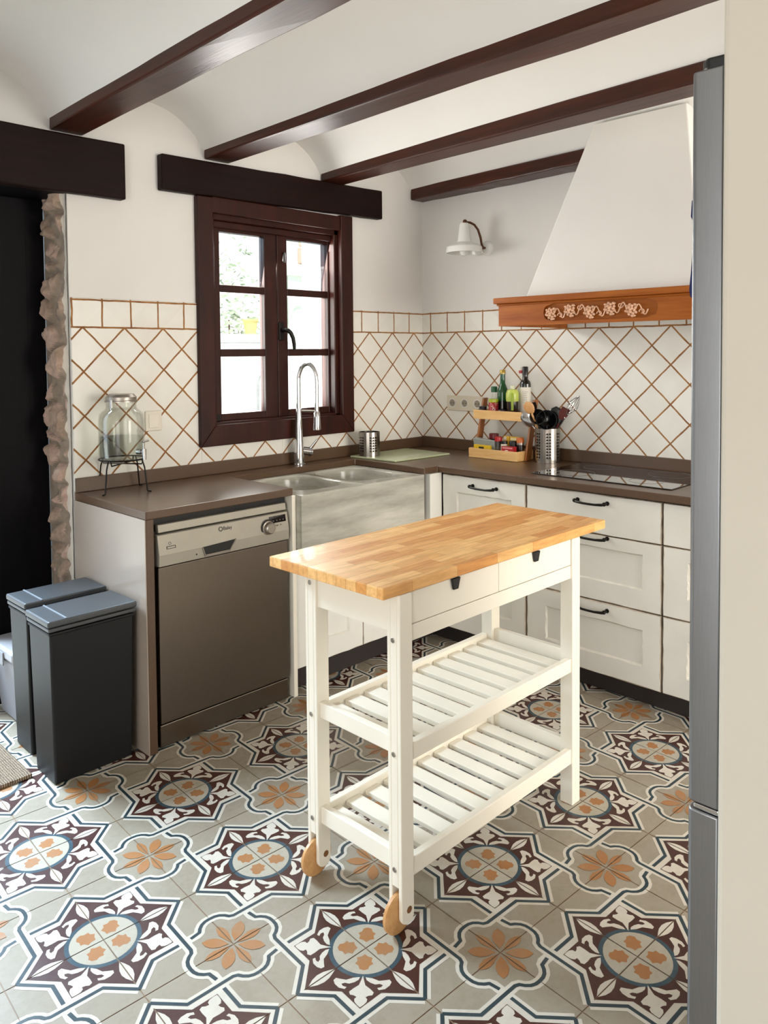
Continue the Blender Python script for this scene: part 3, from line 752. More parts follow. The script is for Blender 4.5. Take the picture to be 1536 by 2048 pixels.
# ------------------------------------------------------------------ sink
def sink():
    x0, x1, yf, yb, zt, zb = -1.417, -.672, -.606, -.110, .833, .612
    mb = MB()
    def rr(cx0, cx1, cy0, cy1, r, n=5):
        pts = []
        for (cx, cy, a0) in ((cx1 - r, cy1 - r, 0), (cx0 + r, cy1 - r, PI/2), (cx0 + r, cy0 + r, PI), (cx1 - r, cy0 + r, 1.5*PI)):
            for i in range(n + 1): pts.append((cx + r * math.cos(a0 + PI/2 * i / n), cy + r * math.sin(a0 + PI/2 * i / n)))
        return pts
    xm = (x0 + x1) / 2
    for (a, b, l, r_) in ((x0, xm, x0 + .055, xm - .025), (xm, x1, xm + .025, x1 - .055)):
        inner = rr(l, r_, yf + .075, yb - .045, .10)
        n = 6
        outer = []
        for (p, q) in (((b, (yf+yb)/2), (b, yb)), ):
            pass
        k = len(inner)
        for i, (px, py) in enumerate(inner):
            cx, cy = (l + r_) / 2, (yf + yb) / 2
            quad, j = divmod(i, n); t = j / (n - 1)
            cor = [(b, yb), (a, yb), (a, yf), (b, yf)][quad]
            # walk round the rectangle: each quadrant covers its corner
            if quad == 0: e0, e1 = (b, py), (px, yb)
            elif quad == 1: e0, e1 = (px, yb), (a, py)
            elif quad == 2: e0, e1 = (a, py), (px, yf)
            else: e0, e1 = (px, yf), (b, py)
            outer.append(cor if 2 <= j <= 3 else (e0 if j < 2 else e1))
        mb.add([(p[0], p[1], zt) for p in outer] + [(p[0], p[1], zt) for p in inner], [(i, (i+1) % k, k + (i+1) % k, k + i) for i in range(k)])
        cx, cy = (l + r_) / 2, (yf + yb) / 2 + .015
        prev = [(p[0], p[1], zt) for p in inner]; base = len(mb.v); rings = [prev]
        for (s_, z) in ((.985, zt - .004), (.965, zt - .02), (.93, zt - .09), (.88, zt - .17), (.74, zt - .20), (.1, zt - .207)):
            rings.append([(cx + (p[0] - cx) * s_, cy + (p[1] - cy) * s_, z) for p in inner])
        vs = [p for r in rings for p in r]
        mb.add(vs, [(j*k+i, j*k+(i+1) % k, (j+1)*k+(i+1) % k, (j+1)*k+i) for j in range(len(rings)-1) for i in range(k)] + [tuple((len(rings)-1)*k+i for i in range(k))])
    mb.add([(x0, yf, zb), (x1, yf, zb), (x1, yb, zb), (x0, yb, zb), (x0, yf, zt), (x1, yf, zt), (x1, yb, zt), (x0, yb, zt)], [(0, 3, 2, 1), (0, 1, 5, 4), (1, 2, 6, 5), (2, 3, 7, 6), (3, 0, 4, 7)])
    s_ = thing('farmhouse_sink', 'grey marble double-bowl sink with apron front below the window', 'sink', (xm, -.35, zb))
    bo = mb.build('basin', M['marble'], s_, smooth=True, angle=30)
    bm = bmesh.new(); bm.from_mesh(bo.data); bmesh.ops.remove_doubles(bm, verts=bm.verts, dist=.0004); bmesh.ops.recalc_face_normals(bm, faces=bm.faces); bm.to_mesh(bo.data); bm.free()
    for cx in ((x0 + .055 + xm - .025) / 2, (x1 - .055 + xm + .025) / 2):
        d = MB(); d.lathe([(.035, 0), (.033, .003), (.02, .002), (.0001, .0015)], (cx, -.35, zt - .2065), 18); d.build('drain', M['steel'], s_, smooth=True)
sink()

# ------------------------------------------------------------------ faucet
fc = thing('kitchen_faucet', 'tall chrome arched pull-down faucet in front of the window', 'faucet', (-.992, -.072, ZC))
bx, by = -.992, -.072
MB().lathe([(.030, 0), (.030, .004), (.0255, .008), (.0245, .075), (.0215, .10), (.0145, .262), (.013, .275)], (bx, by, ZC + .0005), 24).build('column', M['chrome'], fc, smooth=True)
pts = []; R_ = .049; ex, ey = .42, -.907
for i in range(25):
    t = PI * i / 24; d = R_ - R_ * math.cos(t)
    z = 1.275 + .083 * math.sin(t)
    pts.append((bx + ex * d, by + ey * d, z))
pts = [(bx, by, ZC + .27), (bx, by, 1.20)] + pts + [(bx + ex * 2 * R_, by + ey * 2 * R_, 1.20), (bx + ex * 2 * R_, by + ey * 2 * R_, 1.125)]
MB().tube(pts, .0105, 12).build('spout', M['chrome'], fc, smooth=True)
hx, hy = bx + ex * 2 * R_, by + ey * 2 * R_
MB().lathe([(.019, 0), (.0195, .005), (.017, .05), (.0155, .083), (.0115, .09)], (hx, hy, 1.038), 20).build('spray_head', M['chrome'], fc, smooth=True)
MB().tube([(bx, by, 1.128), (hx, hy, 1.128)], .006, 8).build('docking_arm', M['steel'], fc, smooth=True)
lv = MB(); lv.tube([(bx, by, .935), (bx + .058, by - .010, .925)], .0205, 18); lv.tube([(bx + .058, by - .01, .925), (bx + .064, by - .011, .924)], .024, 18)
lvo = lv.build('lever_hub', M['chrome'], fc, smooth=True)
MB().tube([(bx + .055, by - .012, .935), (bx + .085, by - .04, .985)], [.006, .0045], 10).build('lever', M['chrome'], fc, smooth=True)

# ------------------------------------------------------------------ cooktop
hb = thing('induction_cooktop', 'black glass induction cooktop set in the worktop under the hood', 'cooktop', (-.25, -1.40, ZC))
MB().box((-.478, -1.720, ZC + .0006), (-.045, -1.075, ZC + .0046)).build('glass_plate', M['blackgloss'], hb, bevel=.0015)
zp = plain('zone_print', '4a4a4c', .3)
for (x, y, r) in ((-.14, -1.22, .07), (-.36, -1.22, .09), (-.14, -1.56, .09), (-.36, -1.56, .07)):
    mb = MB(); mb.tube([(x + r * math.cos(t * PI / 18), y + r * math.sin(t * PI / 18), ZC + .0047) for t in range(36)], .0006, 5, closed=True)
    mb.build('zone_mark', zp, hb)

# ------------------------------------------------------------------ hood
hd = thing('cooker_hood', 'white plaster cooker hood with carved wooden band above the cooktop', 'hood', (-.28, -1.43, 1.52))
hy0, hy1 = -.952, -1.912; hxf = -.552
mb = MB()
bot = [(-.009, hy0 - .105, 1.64), (-.502, hy0 - .105, 1.64), (-.502, hy1 + .07, 1.64), (-.009, hy1 + .07, 1.64)]
topp = [(-.009, hy0 - .30, 2.415), (-.252, hy0 - .30, 2.415), (-.252, hy1 + .24, 2.415), (-.009, hy1 + .24, 2.415)]
mb.hexa(bot, topp); mb.build('chimney', M['plaster'], hd, bevel=.006)
bd = MB(); zb0, zb1 = 1.523, 1.622
def stadium(u0, v0, u1, v1, k=6):
    r = (v1 - v0) / 2; vm = (v0 + v1) / 2; out = []; b = PI / 4
    ua, ub = u0 + r - r * math.cos(b), u1 - r + r * math.cos(b)      # corners of the loop sit on the caps at 45 degrees
    def edge(u):
        q = (u0 + r - u) if u < u0 + r else (u - u1 + r if u > u1 - r else 0)
        return math.sqrt(max(0, r * r - q * q))
    for i in range(k): u = ua + (ub - ua) * i / k; out.append((u, vm - edge(u)))
    for i in range(k): a = -b + 2 * b * i / k; out.append((u1 - r + r * math.cos(a), vm + r * math.sin(a)))
    for i in range(k): u = ub + (ua - ub) * i / k; out.append((u, vm + edge(u)))
    for i in range(k): a = PI - b + 2 * b * i / k; out.append((u0 + r + r * math.cos(a), vm + r * math.sin(a)))
    return out
wB = hy0 - hy1; hB = zb1 - zb0
K = 14
def rect_k(u0, v0, u1, v1): return rect_loop(u0, v0, u1, v1, K)
bd.ring((hxf, hy0, zb0), (0, -1, 0), (0, 0, 1), (-1, 0, 0), rect_k(0, 0, wB, hB), stadium(.235, .014, .745, .088, K), .012)
bd.add([(hxf, hy0, zb0), (hxf, hy0, zb1), (-.012, hy0, zb1), (-.012, hy0, zb0)], [(0, 1, 2, 3)])
bd.add([(hxf, hy1, zb0), (hxf, hy1, zb1), (-.012, hy1, zb1), (-.012, hy1, zb0)], [(3, 2, 1, 0)])
bd.add([(hxf, hy0, zb0), (-.012, hy0, zb0), (-.012, hy0 - .02, zb0), (hxf + .02, hy0 - .02, zb0), (hxf + .02, hy1 + .02, zb0), (-.012, hy1 + .02, zb0), (-.012, hy1, zb0), (hxf, hy1, zb0)],
       [(0, 1, 2, 3), (0, 3, 4, 7), (4, 5, 6, 7)])
bd.add([(hxf + .02, hy0 - .02, zb0), (-.012, hy0 - .02, zb0), (-.012, hy0 - .02, zb1), (hxf + .02, hy0 - .02, zb1), (hxf + .02, hy1 + .02, zb0), (-.012, hy1 + .02, zb0), (-.012, hy1 + .02, zb1), (hxf + .02, hy1 + .02, zb1)],
       [(0, 1, 2, 3), (4, 5, 6, 7), (0, 3, 7, 4), (3, 2, 6, 7)])
bdo = bd.build('wooden_band', M['hoodwood'], hd)
mb = MB(); mb.box((hxf - .020, hy1 - .018, zb1), (-.010, hy0 + .018, zb1 + .026)); mb.box((hxf - .008, hy1 - .008, zb1 - .009), (-.010, hy0 + .008, zb1))
mb.build('top_moulding', M['hoodwood'], hd, bevel=.005, seg=3)
mb = MB(); mb.box((hxf + .03, hy1 + .03, zb1 - .03), (-.015, hy0 - .03, zb1 - .02)); mb.build('filter_panel', M['steel'], hd)
orn = MB(); rnd = random.Random(4); xo = hxf - .001
for k in range(5):
    cy = hy0 - .275 - k * .091; cz = zb0 + .050 + (.006 if k % 2 else -.004)
    for i in range(16):
        a = i * 2.4; r = .0064 * math.sqrt(i)
        orn.sphere((xo - .002 - .010 * (1 - r / .026), cy + r * math.cos(a), cz + r * math.sin(a) * .95), .0066, 8, 5)
    for sgn in (1,):
        pts = []
        for i in range(14):
            t = i / 13
            pts.append((xo - .005, cy - .018 - .052 * t, cz + .020 * math.sin(t * 2 * PI + k * PI)))
        orn.tube(pts, [.0028] * 14, 6)
        pts = []
        for i in range(16):
            a = 1.7 * PI * i / 15 + k * PI; r = .013 * (1 - i / 22)
            pts.append((xo - .006, cy - .046 + r * math.cos(a), cz + (.010 if k % 2 else -.010) + r * math.sin(a)))
        orn.tube(pts, .0024, 6)
        for a in (.6, 2.4, 4.2):
            orn.sphere((xo - .004, cy + .024 * math.cos(a), cz + .027 * math.sin(a)), .008, 8, 5, (.4, 1, .6))
oo = orn.build('carved_grapevine', M['carving'], bdo, smooth=True)
plabel(oo, 'carved grape and vine relief')

# ------------------------------------------------------------------ wall lamp
lp = thing('wall_lamp', 'white enamel wall lamp with bronze arm on the stove wall', 'lamp', (0, -.475, 1.97))
MB().lathe([(.040, -.0005), (.040, -.006), (.034, -.014), (.020, -.024), (.0001, -.026)], (0, -.475, 1.966), 26, axis='x').build('wall_plate', M['white'], lp, smooth=True)
bronze = plain('bronze', '5a3c26', .38, .7)
MB().tube([(-.022, -.475, 1.966), (-.045, -.474, 1.968), (-.050, -.472, 1.985), (-.055, -.468, 2.02), (-.068, -.462, 2.06), (-.09, -.455, 2.085), (-.118, -.447, 2.095), (-.148, -.44, 2.095)], .0062, 10).build('arm', bronze, lp, smooth=True)
MB().sphere((-.047, -.474, 1.966), .011, 12, 8).build('joint', bronze, lp, smooth=True); MB().sphere((-.150, -.439, 2.097), .012, 12, 8).build('joint', bronze, lp, smooth=True)
MB().lathe([(.022, 2.088), (.026, 2.08), (.035, 2.000), (.040, 1.988), (.088, 1.968), (.094, 1.962), (.097, 1.932), (.092, 1.932), (.088, 1.958), (.036, 1.978)], (-.155, -.438, 0), 32, cap=False).build('shade', M['white'], lp, smooth=True)
MB().lathe([(.0001, 1.915), (.018, 1.920), (.026, 1.938), (.022, 1.960), (.014, 1.975)], (-.155, -.438, 0), 18).build('bulb', M['bulb'], lp, smooth=True)

# ------------------------------------------------------------------ sockets and switch
so = thing('wall_socket', 'triple white wall socket on the diamond tiles beside the spice rack', 'socket', (-.008, -.32, 1.125))
MB().box((-.0165, -.452, 1.083), (-.0085, -.196, 1.166)).build('face_plate', plain('ivory_plastic', 'd0c6b2', .4), so, bevel=.003)
for k in range(3):
    y = -.236 - k * .088
    mb = MB(); mb.lathe([(.026, -.0170), (.026, -.0185), (.0215, -.0190), (.0205, -.0180), (.020, -.0172)], (0, y, 1.125), 22, axis='x'); s_ = mb.build('outlet', M['sticker'], so, smooth=True)
    mb = MB(); mb.lathe([(.0195, -.0172), (.0001, -.0173)], (0, y, 1.125), 18, axis='x'); mb.build('outlet_well', plain('socket_shade', '8d8272', .5), s_)
    mb = MB()
    for dy in (-.0095, .0095): mb.lathe([(.0028, -.0175), (.0028, -.0178)], (0, y + dy, 1.125), 8, axis='x')
    mb.build('pin_holes', M['black'], s_)
sw = thing('light_switch', 'white light switch plate on the tiles behind the glass dispenser', 'switch', (-1.738, -.008, 1.126))
MB().box((-1.776, -.0165, 1.084), (-1.700, -.0085, 1.170)).build('face_plate', plain('white_plastic', 'ddd5c6', .4), sw, bevel=.003)
MB().box((-1.762, -.0195, 1.098), (-1.714, -.0165, 1.156)).build('rocker', plain('white_plastic_b', 'e2dacb', .4), sw, bevel=.002)

# ------------------------------------------------------------------ refrigerator
rf = thing('refrigerator', 'tall grey refrigerator edge beside the cream partition wall', 'refrigerator', (-1.90, -2.85, 0))
RX0, RX1, RY = -2.204, -1.604, -2.5355
def fdoor(z0, z1, name):
    mb = MB(); n = 6; r = .010; pts = [(RX0, RY - .050)]
    for i in range(n + 1): a = PI - PI / 2 * i / n; pts.append((RX0 + r + r * math.cos(a), RY - r + r * math.sin(a)))
    for i in range(n + 1): a = PI / 2 - PI / 2 * i / n; pts.append((RX1 - r + r * math.cos(a), RY - r + r * math.sin(a)))
    pts.append((RX1, RY - .050))
    mb.prism(pts, z0, z1); return mb.build(name, M['fridge'], rf, bevel=.003, smooth=True)
fdoor(.688, 1.838, 'upper_door'); fdoor(.080, .676, 'lower_door')
MB().box((-2.190, -3.20, .03), (-1.606, RY - .060, 1.835)).build('body', M['fridge'], rf, bevel=.004)
MB().box((RX0 + .025, RY - .0595, .09), (RX1 - .02, RY - .0505, 1.83)).build('door_seal', M['black'], rf)
MB().box((RX0 + .002, RY - .050, .678), (RX0 + .03, RY - .010, .6865)).build('middle_hinge', M['chrome'], rf, bevel=.002)
MB().prism([(RX0 + .010, RY - .075), (RX0 + .006, RY - .022), (RX0 + .018, RY - .010), (RX0 + .08, RY - .010), (RX0 + .09, RY - .075)], 1.8385, 1.857).build('hinge_cover', M['black'], rf, bevel=.004)
for xx in (-2.15, -1.68):
    MB().lathe([(.02, .001), (.02, .03)], (xx, RY - .12, 0), 12).build('foot', M['black'], rf)
    MB().lathe([(.02, .001), (.02, .03)], (xx, -3.12, 0), 12).build('foot', M['black'], rf)
nv = MB()
pr = [(.0, 1.646), (.0065, 1.646), (.008, 1.62), (.004, 1.612), (.004, 1.58), (.0075, 1.53), (.010, 1.505), (.008, 1.492), (.0, 1.492)]
nv.add([(RX0 + .02, RY + .0008 + a, z) for a, z in pr] + [(RX0 + .14, RY + .0008 + a, z) for a, z in pr], [tuple(range(9)), tuple(range(17, 8, -1))] + [(i, (i+1) % 9, 9 + (i+1) % 9, 9 + i) for i in range(9)])
tag(nv.build('oven_mitt', M['navy'], bevel=.002), 'navy blue cloth hanging on the refrigerator door, only its edge showing', 'cloth')

# ------------------------------------------------------------------ kitchen trolley
tr = thing('kitchen_trolley', 'white slatted kitchen trolley with wooden top standing in the middle of the floor', 'trolley', (-1.65, -1.60, 0))
ZTT = .864
MB().box((-2.152, -1.800, ZTT - .028), (-1.132, -1.368, ZTT)).build('table_top', [M['butcher']], tr, bevel=.003)
LG = .0435; YF, YBk = -1.797, -1.447; LX, RX = -2.094, -1.283
legs = {'FL': (LX, YF), 'BL': (LX, YBk - LG), 'FR': (RX - LG, YF), 'BR': (RX - LG, YBk - LG)}
zleg = ZTT - .029
for k, (x, y) in legs.items():
    mb = MB()
    if k[1] == 'L':                                   # slotted for a wheel, rounded foot
        n = 8; prof = [(x, zleg), (x, .052)] + [(x + LG / 2 - LG / 2 * math.cos(PI * i / n), .046 - .020 * math.sin(PI * i / n)) for i in range(n + 1)] + [(x + LG, .052), (x + LG, zleg)]
        for (ya, yb_) in ((y, y + .011), (y + LG - .011, y + LG)):
            m_ = len(prof); mb.add([(a, ya, b) for a, b in prof] + [(a, yb_, b) for a, b in prof], [tuple(range(m_)), tuple(range(2*m_-1, m_-1, -1))] + [(i, (i+1) % m_, m_ + (i+1) % m_, m_ + i) for i in range(m_)])
        mb.box((x, y + .011, .118), (x + LG, y + LG - .011, zleg))
    else: mb.box((x, y, .0012), (x + LG, y + LG, zleg))
    lg = mb.build('leg', M['white_wood'], tr, bevel=.002)
    if k[1] == 'L':
        wm = MB(); wm.lathe([(.0001, -.008), (.044, -.008), (.050, -.004), (.050, .004), (.044, .008), (.0001, .008)], (x + LG / 2 - .012, y + LG / 2, .0505), 40, axis='y')
        wo = wm.build('wheel', M['beech'], tr, smooth=True)
        pm = MB(); pm.lathe([(.0085, -.0008), (.0085, .0005)], (x + LG / 2 + .004, y, .060), 16, axis='y'); pm.build('axle_pin', plain('brown_pin', '7a512e', .5), wo)
        for zz in (.80 if k == 'BL' else .722, .444, .160):
            sm = MB(); sm.lathe([(.0065, -.0012), (.0058, -.0018), (.0032, -.0018), (.0030, .0), (.0001, .0)], (x, y + LG / 2 + .002, zz), 14, axis='x')
            so_ = sm.build('bolt', M['steel'], lg, smooth=True)
# aprons and drawers
xL, xR = LX + LG, RX - LG
ap = MB(); ap.box((xL, YF + .006, .712), (xR, YF + .028, .752)); ap.build('front_rail', M['white_wood'], tr, bevel=.0015)
MB().box((LX + .006, YF + LG, .738), (LX + .026, YBk - LG, zleg)).build('side_apron', M['white_wood'], tr, bevel=.0015)
MB().box((RX - .026, YF + LG, .712), (RX - .006, YBk - LG, zleg)).build('side_apron', M['white_wood'], tr, bevel=.0015)
MB().box((xL, YBk - .028, .712), (xR, YBk - .006, zleg)).build('back_apron', M['white_wood'], tr, bevel=.0015)
xm = -1.695
for (a, b, px) in ((xL + .0015, xm - .001, -1.884), (xm + .001, xR - .0015, -1.520)):
    mb = MB(); mb.box((a, YF + .006, .754), (b, YF + .024, zleg - .002)); mb.box((a + .01, YF + .024, .76), (b - .01, YBk - .04, zleg - .03))
    d = mb.build('drawer', M['white_wood'], tr, bevel=.001)
    mb = MB(); mb.hexa([(px - .010, YF - .001, .804), (px + .008, YF - .001, .804), (px + .008, YF + .005, .804), (px - .010, YF + .005, .804)],
                       [(px - .016, YF - .003, zleg - .002), (px + .014, YF - .003, zleg - .002), (px + .017, YF + .005, zleg - .002), (px - .017, YF + .005, zleg - .002)])
    mb.build('pull', M['black'], d, bevel=.001)
# shelves
for (z0, z1) in ((.420, .462), (.132, .178)):
    sh = bpy.data.objects.new('shelf', None); C.objects.link(sh); sh.parent = tr; sh.location = Vector((-1.69, -1.62, z0)) - Vector(tr.location)
    ez = .018
    MB().box((xL, YF + .004, z0), (xR, YF + .024, z1)).build('long_rail', M['white_wood'], sh, bevel=.002)
    MB().box((xL, YBk - .024, z0), (xR, YBk - .004, z1)).build('long_rail', M['white_wood'], sh, bevel=.002)
    MB().box((LX + .010, YF + LG, z0 + ez), (LX + .030, YBk - LG, z1 + ez)).build('end_rail', M['white_wood'], sh, bevel=.002)
    MB().box((RX - .030, YF + LG, z0 + ez), (RX - .010, YBk - LG, z1 + ez)).build('end_rail', M['white_wood'], sh, bevel=.002)
    ns = 10; xa, xb = LX + .034, RX - .034; pitch_ = (xb - xa) / ns
    for k in range(ns):
        x = xa + pitch_ * k + pitch_ * .12
        MB().box((x, YF + .025, z0 + .014), (x + pitch_ * .68, YBk - .025, z0 + .028)).build('slat', M['white_wood'], sh, bevel=.002)

# ------------------------------------------------------------------ bins, box, mat
def bin_(label, x0, x1, y0, y1, hgt):
    t = thing('waste_bin', label, 'bin', ((x0 + x1) / 2, (y0 + y1) / 2, 0))
    tp = .010; mb = MB()
    mb.hexa([(x0 + tp, y0 + tp, .001), (x1 - tp, y0 + tp, .001), (x1 - tp, y1 - tp, .001), (x0 + tp, y1 - tp, .001)], [(x0, y0, hgt - .045), (x1, y0, hgt - .045), (x1, y1, hgt - .045), (x0, y1, hgt - .045)])
    mb.box((x0 - .004, y0 - .004, hgt - .052), (x1 + .004, y1 + .004, hgt - .040))
    mb.build('body', M['bin'], t, bevel=.006)
    mb = MB(); mb.box((x0 - .006, y0 - .006, hgt - .037), (x1 + .008, y1 + .006, hgt - .024)); mb.build('lid_rim', M['binlid'], t, bevel=.004)
    mb = MB(); mb.box((x0 - .009, y0 - .009, hgt - .021), (x1 + .010, y1 + .009, hgt)); l_ = mb.build('lid', M['binlid'], t, bevel=.006, seg=3)
    mb = MB(); mb.box((x0 + .050, y0 - .005, hgt), (x0 + .055, y1 + .005, hgt + .002)); mb.build('lid_ridge', plain('pale_plastic_edge', '8b9197', .3), l_)
    return t
bin_('slim charcoal waste bin nearest the camera, beside the brown side panel', -2.406, -2.115, -.531, -.357, .550)
bin_('slim charcoal waste bin behind the other bin, nearer the stone doorway', -2.384, -2.105, -.280, -.122, .550)
bx_ = thing('storage_box', 'pale grey plastic box with clip-on lid behind the bins by the door', 'box', (-2.22, .08, 0))
MB().hexa([(-2.315, -.030, .001), (-2.125, -.030, .001), (-2.125, .185, .001), (-2.315, .185, .001)], [(-2.345, -.045, .255), (-2.115, -.045, .255), (-2.115, .198, .255), (-2.345, .198, .255)]).build('tub', M['boxgrey'], bx_, bevel=.008)
MB().box((-2.355, -.055, .257), (-2.112, .203, .30)).build('lid', plain('grey_lid', 'a9a8ab', .4), bx_, bevel=.01)
MB().box((-2.361, .03, .235), (-2.3555, .11, .285)).build('clip', M['boxgrey'], bx_, bevel=.002)
mt = MB(); nx, ny = 40, 40; vs = []
mx0, mx1, my0, my1 = -3.25, -2.428, -.415, .10
for (z, s_) in ((.0012, 0), (.014, 1)):
    pass
mt.box((mx0, my0, .0012), (mx1, my1, .015))
tag(mt.build('door_mat', M['jute'], bevel=.004), 'brown woven jute mat on the floor at the left edge', 'mat')

# ------------------------------------------------------------------ water dispenser and its stand
px, py = -1.933, -.112; zr = .982
ds = thing('wire_stand', 'black wire stand holding up the glass drink dispenser', 'stand', (px, py, ZC))
mb = MB(); mb.tube([(px + .090 * math.cos(t * PI / 18), py + .090 * math.sin(t * PI / 18), zr + .012) for t in range(36)], .0032, 8, closed=True); mb.build('ring', M['iron'], ds, smooth=True)
mb = MB()
for a in (0, PI / 2):
    pts = [(px + .090 * math.cos(a + .6), py + .090 * math.sin(a + .6), zr + .012), (px + .083 * math.cos(a + .6), py + .083 * math.sin(a + .6), zr - .008), (px - .083 * math.cos(a + .6), py - .083 * math.sin(a + .6), zr - .008), (px - .090 * math.cos(a + .6), py - .090 * math.sin(a + .6), zr + .012)]
    mb.tube(pts, .003, 6)
mb.build('cross_wires', M['iron'], ds, smooth=True)
for k in range(4):
    a = .49 + k * PI / 2
    c_, s_ = math.cos(a), math.sin(a)
    mb = MB(); mb.tube([(px + .090 * c_, py + .090 * s_, zr + .012), (px + .102 * c_, py + .102 * s_, zr - .02), (px + .113 * c_, py + .113 * s_, ZC + .008), (px + .116 * c_, py + .116 * s_, ZC + .004), (px + .130 * c_, py + .130 * s_, ZC + .0036)], .003, 6)
    mb.build('leg', M['iron'], ds, smooth=True)
dj = thing('drink_dispenser', 'clear glass drink dispenser with metal lid and tap on the counter', 'dispenser', (px, py, zr))
JK, JH = .905, .915
def jp(p): return [(r * JK, h * JH) for r, h in p]
jar = MB(); jar.lathe(jp([(.0001, .004), (.085, .004), (.096, .012), (.0985, .03), (.0985, .185), (.094, .215), (.072, .234), (.066, .240), (.066, .262), (.069, .266), (.069, .270), (.062, .270), (.062, .243), (.068, .231), (.090, .212), (.0945, .185), (.0945, .03), (.085, .014), (.0001, .012)]), (px, py, zr - .004), 72, cap=False, rib=(.010, .03, .165, 36))
jar.build('jar', M['glass'], dj, smooth=True, angle=60)
mb = MB(); mb.lathe(jp([(.0001, .018), (.086, .020), (.092, .03), (.092, .112), (.0001, .112)]), (px, py, zr - .002), 40, cap=False); mb.build('water', M['water'], dj, smooth=True)
mb = MB(); mb.lathe(jp([(.0705, .262), (.0705, .268), (.066, .270), (.066, .284), (.060, .290), (.055, .296), (.0001, .297)]), (px, py, zr), 36); mb.build('lid', M['steel'], dj, smooth=True)
mb = MB(); mb.box((px - .066, py - .046, zr + .216), (px - .058, py - .038, zr + .254)); mb.build('clasp', M['chrome'], dj, bevel=.003)
a = -PI / 2 + .25; dx, dy = math.cos(a), math.sin(a)
mb = MB(); tz = zr + .045
mb.tube([(px + .088 * dx, py + .088 * dy, tz), (px + .112 * dx, py + .112 * dy, tz)], .011, 14)
mb.tube([(px + .110 * dx, py + .110 * dy, tz), (px + .128 * dx, py + .128 * dy, tz)], .007, 12)
mb.tube([(px + .124 * dx, py + .124 * dy, tz + .012), (px + .126 * dx, py + .126 * dy, tz - .030)], [.009, .007], 12)
mb.tube([(px + .124 * dx, py + .124 * dy, tz + .01), (px + .122 * dx, py + .122 * dy, tz + .04)], [.004, .003], 8)
mb.tube([(px + .122 * dx - .004, py + .122 * dy, tz + .04), (px + .122 * dx + .022, py + .122 * dy, tz + .044)], .004, 8)
mb.build('tap', M['chrome'], dj, smooth=True)

# ------------------------------------------------------------------ board and perforated pots
bo = MB().prism([(-.640, -.060), (-.622, -.370), (-.222, -.388), (-.214, -.058)], ZC + .0008, ZC + .009)
tag(bo.build('cutting_board', M['board'], bevel=.002), 'pale green glass cutting board in the counter corner', 'board')
def perforated(cx, cy, z0, r, hgt, rows, cols, zlo, zhi, skip, parent):
    mb = MB(); n = cols
    zsv = [0] + [zlo + (zhi - zlo) * k / (rows) for k in range(rows + 1)] + [hgt]
    at = lambda i, z, rr=r: Vector((cx + rr * math.cos(2 * PI * i / n), cy + rr * math.sin(2 * PI * i / n), z0 + z))
    for j in range(len(zsv) - 1):
        za, zb_ = zsv[j], zsv[j + 1]; hole_row = 1 <= j <= rows
        for i in range(n):
            if hole_row and not skip(i):
                m0, m1 = .18, .82; zc0, zc1 = za + (zb_ - za) * .2, za + (zb_ - za) * .8
                O = [at(i, za), at(i + 1, za), at(i + 1, zb_), at(i, zb_)]; I = [at(i + m0, zc0), at(i + m1, zc0), at(i + m1, zc1), at(i + m0, zc1)]
                mb.add(O + I, [(0, 1, 5, 4), (1, 2, 6, 5), (2, 3, 7, 6), (3, 0, 4, 7)])
            else: mb.add([at(i, za), at(i + 1, za), at(i + 1, zb_), at(i, zb_)], [(0, 1, 2, 3)])
    for i in range(n):
        mb.add([at(i, hgt), at(i + 1, hgt), at(i + 1, hgt, r - .0025), at(i, hgt, r - .0025)], [(0, 1, 2, 3)])
        mb.add([at(i, hgt, r - .0025), at(i + 1, hgt, r - .0025), at(i + 1, hgt - .014, r - .0025), at(i, hgt - .014, r - .0025)], [(0, 1, 2, 3)])
    mb.add([at(i, 0) for i in range(n)], [tuple(range(n))])
    o = mb.build('perforated_shell', M['steel_v'], parent)
    o.data.polygons.foreach_set('use_smooth', [True] * len(o.data.polygons))
    mb = MB(); mb.lathe([(r - .004, .004), (r - .004, hgt - .012)], (cx, cy, z0), 32, cap=True); mb.v = mb.v
    mb2 = MB(); mb2.lathe([(.0001, .004), (r - .005, .004), (r - .005, hgt - .008)], (cx, cy, z0), 32, cap=False)
    mb2.build('dark_liner', M['black'], parent, smooth=True)
M['steel_v'] = brushed('perforated_steel', '9a938b', .24, (60, 60, 2), .06)
p1 = thing('cutlery_pot', 'empty perforated steel pot standing on the green board', 'pot', (-.572, -.135, ZC + .009))
perforated(-.572, -.135, ZC + .0095, .055, .125, 6, 24, .022, .104, lambda c: c % 5 > 2, p1)
UX, UY = -.118, -.925
p2 = thing('utensil_pot', 'perforated steel utensil pot between spice rack and cooktop', 'pot', (UX, UY, ZC))
perforated(UX, UY, ZC + .0008, .061, .168, 9, 28, .020, .150, lambda c: c % 4 in (2, 3), p2)

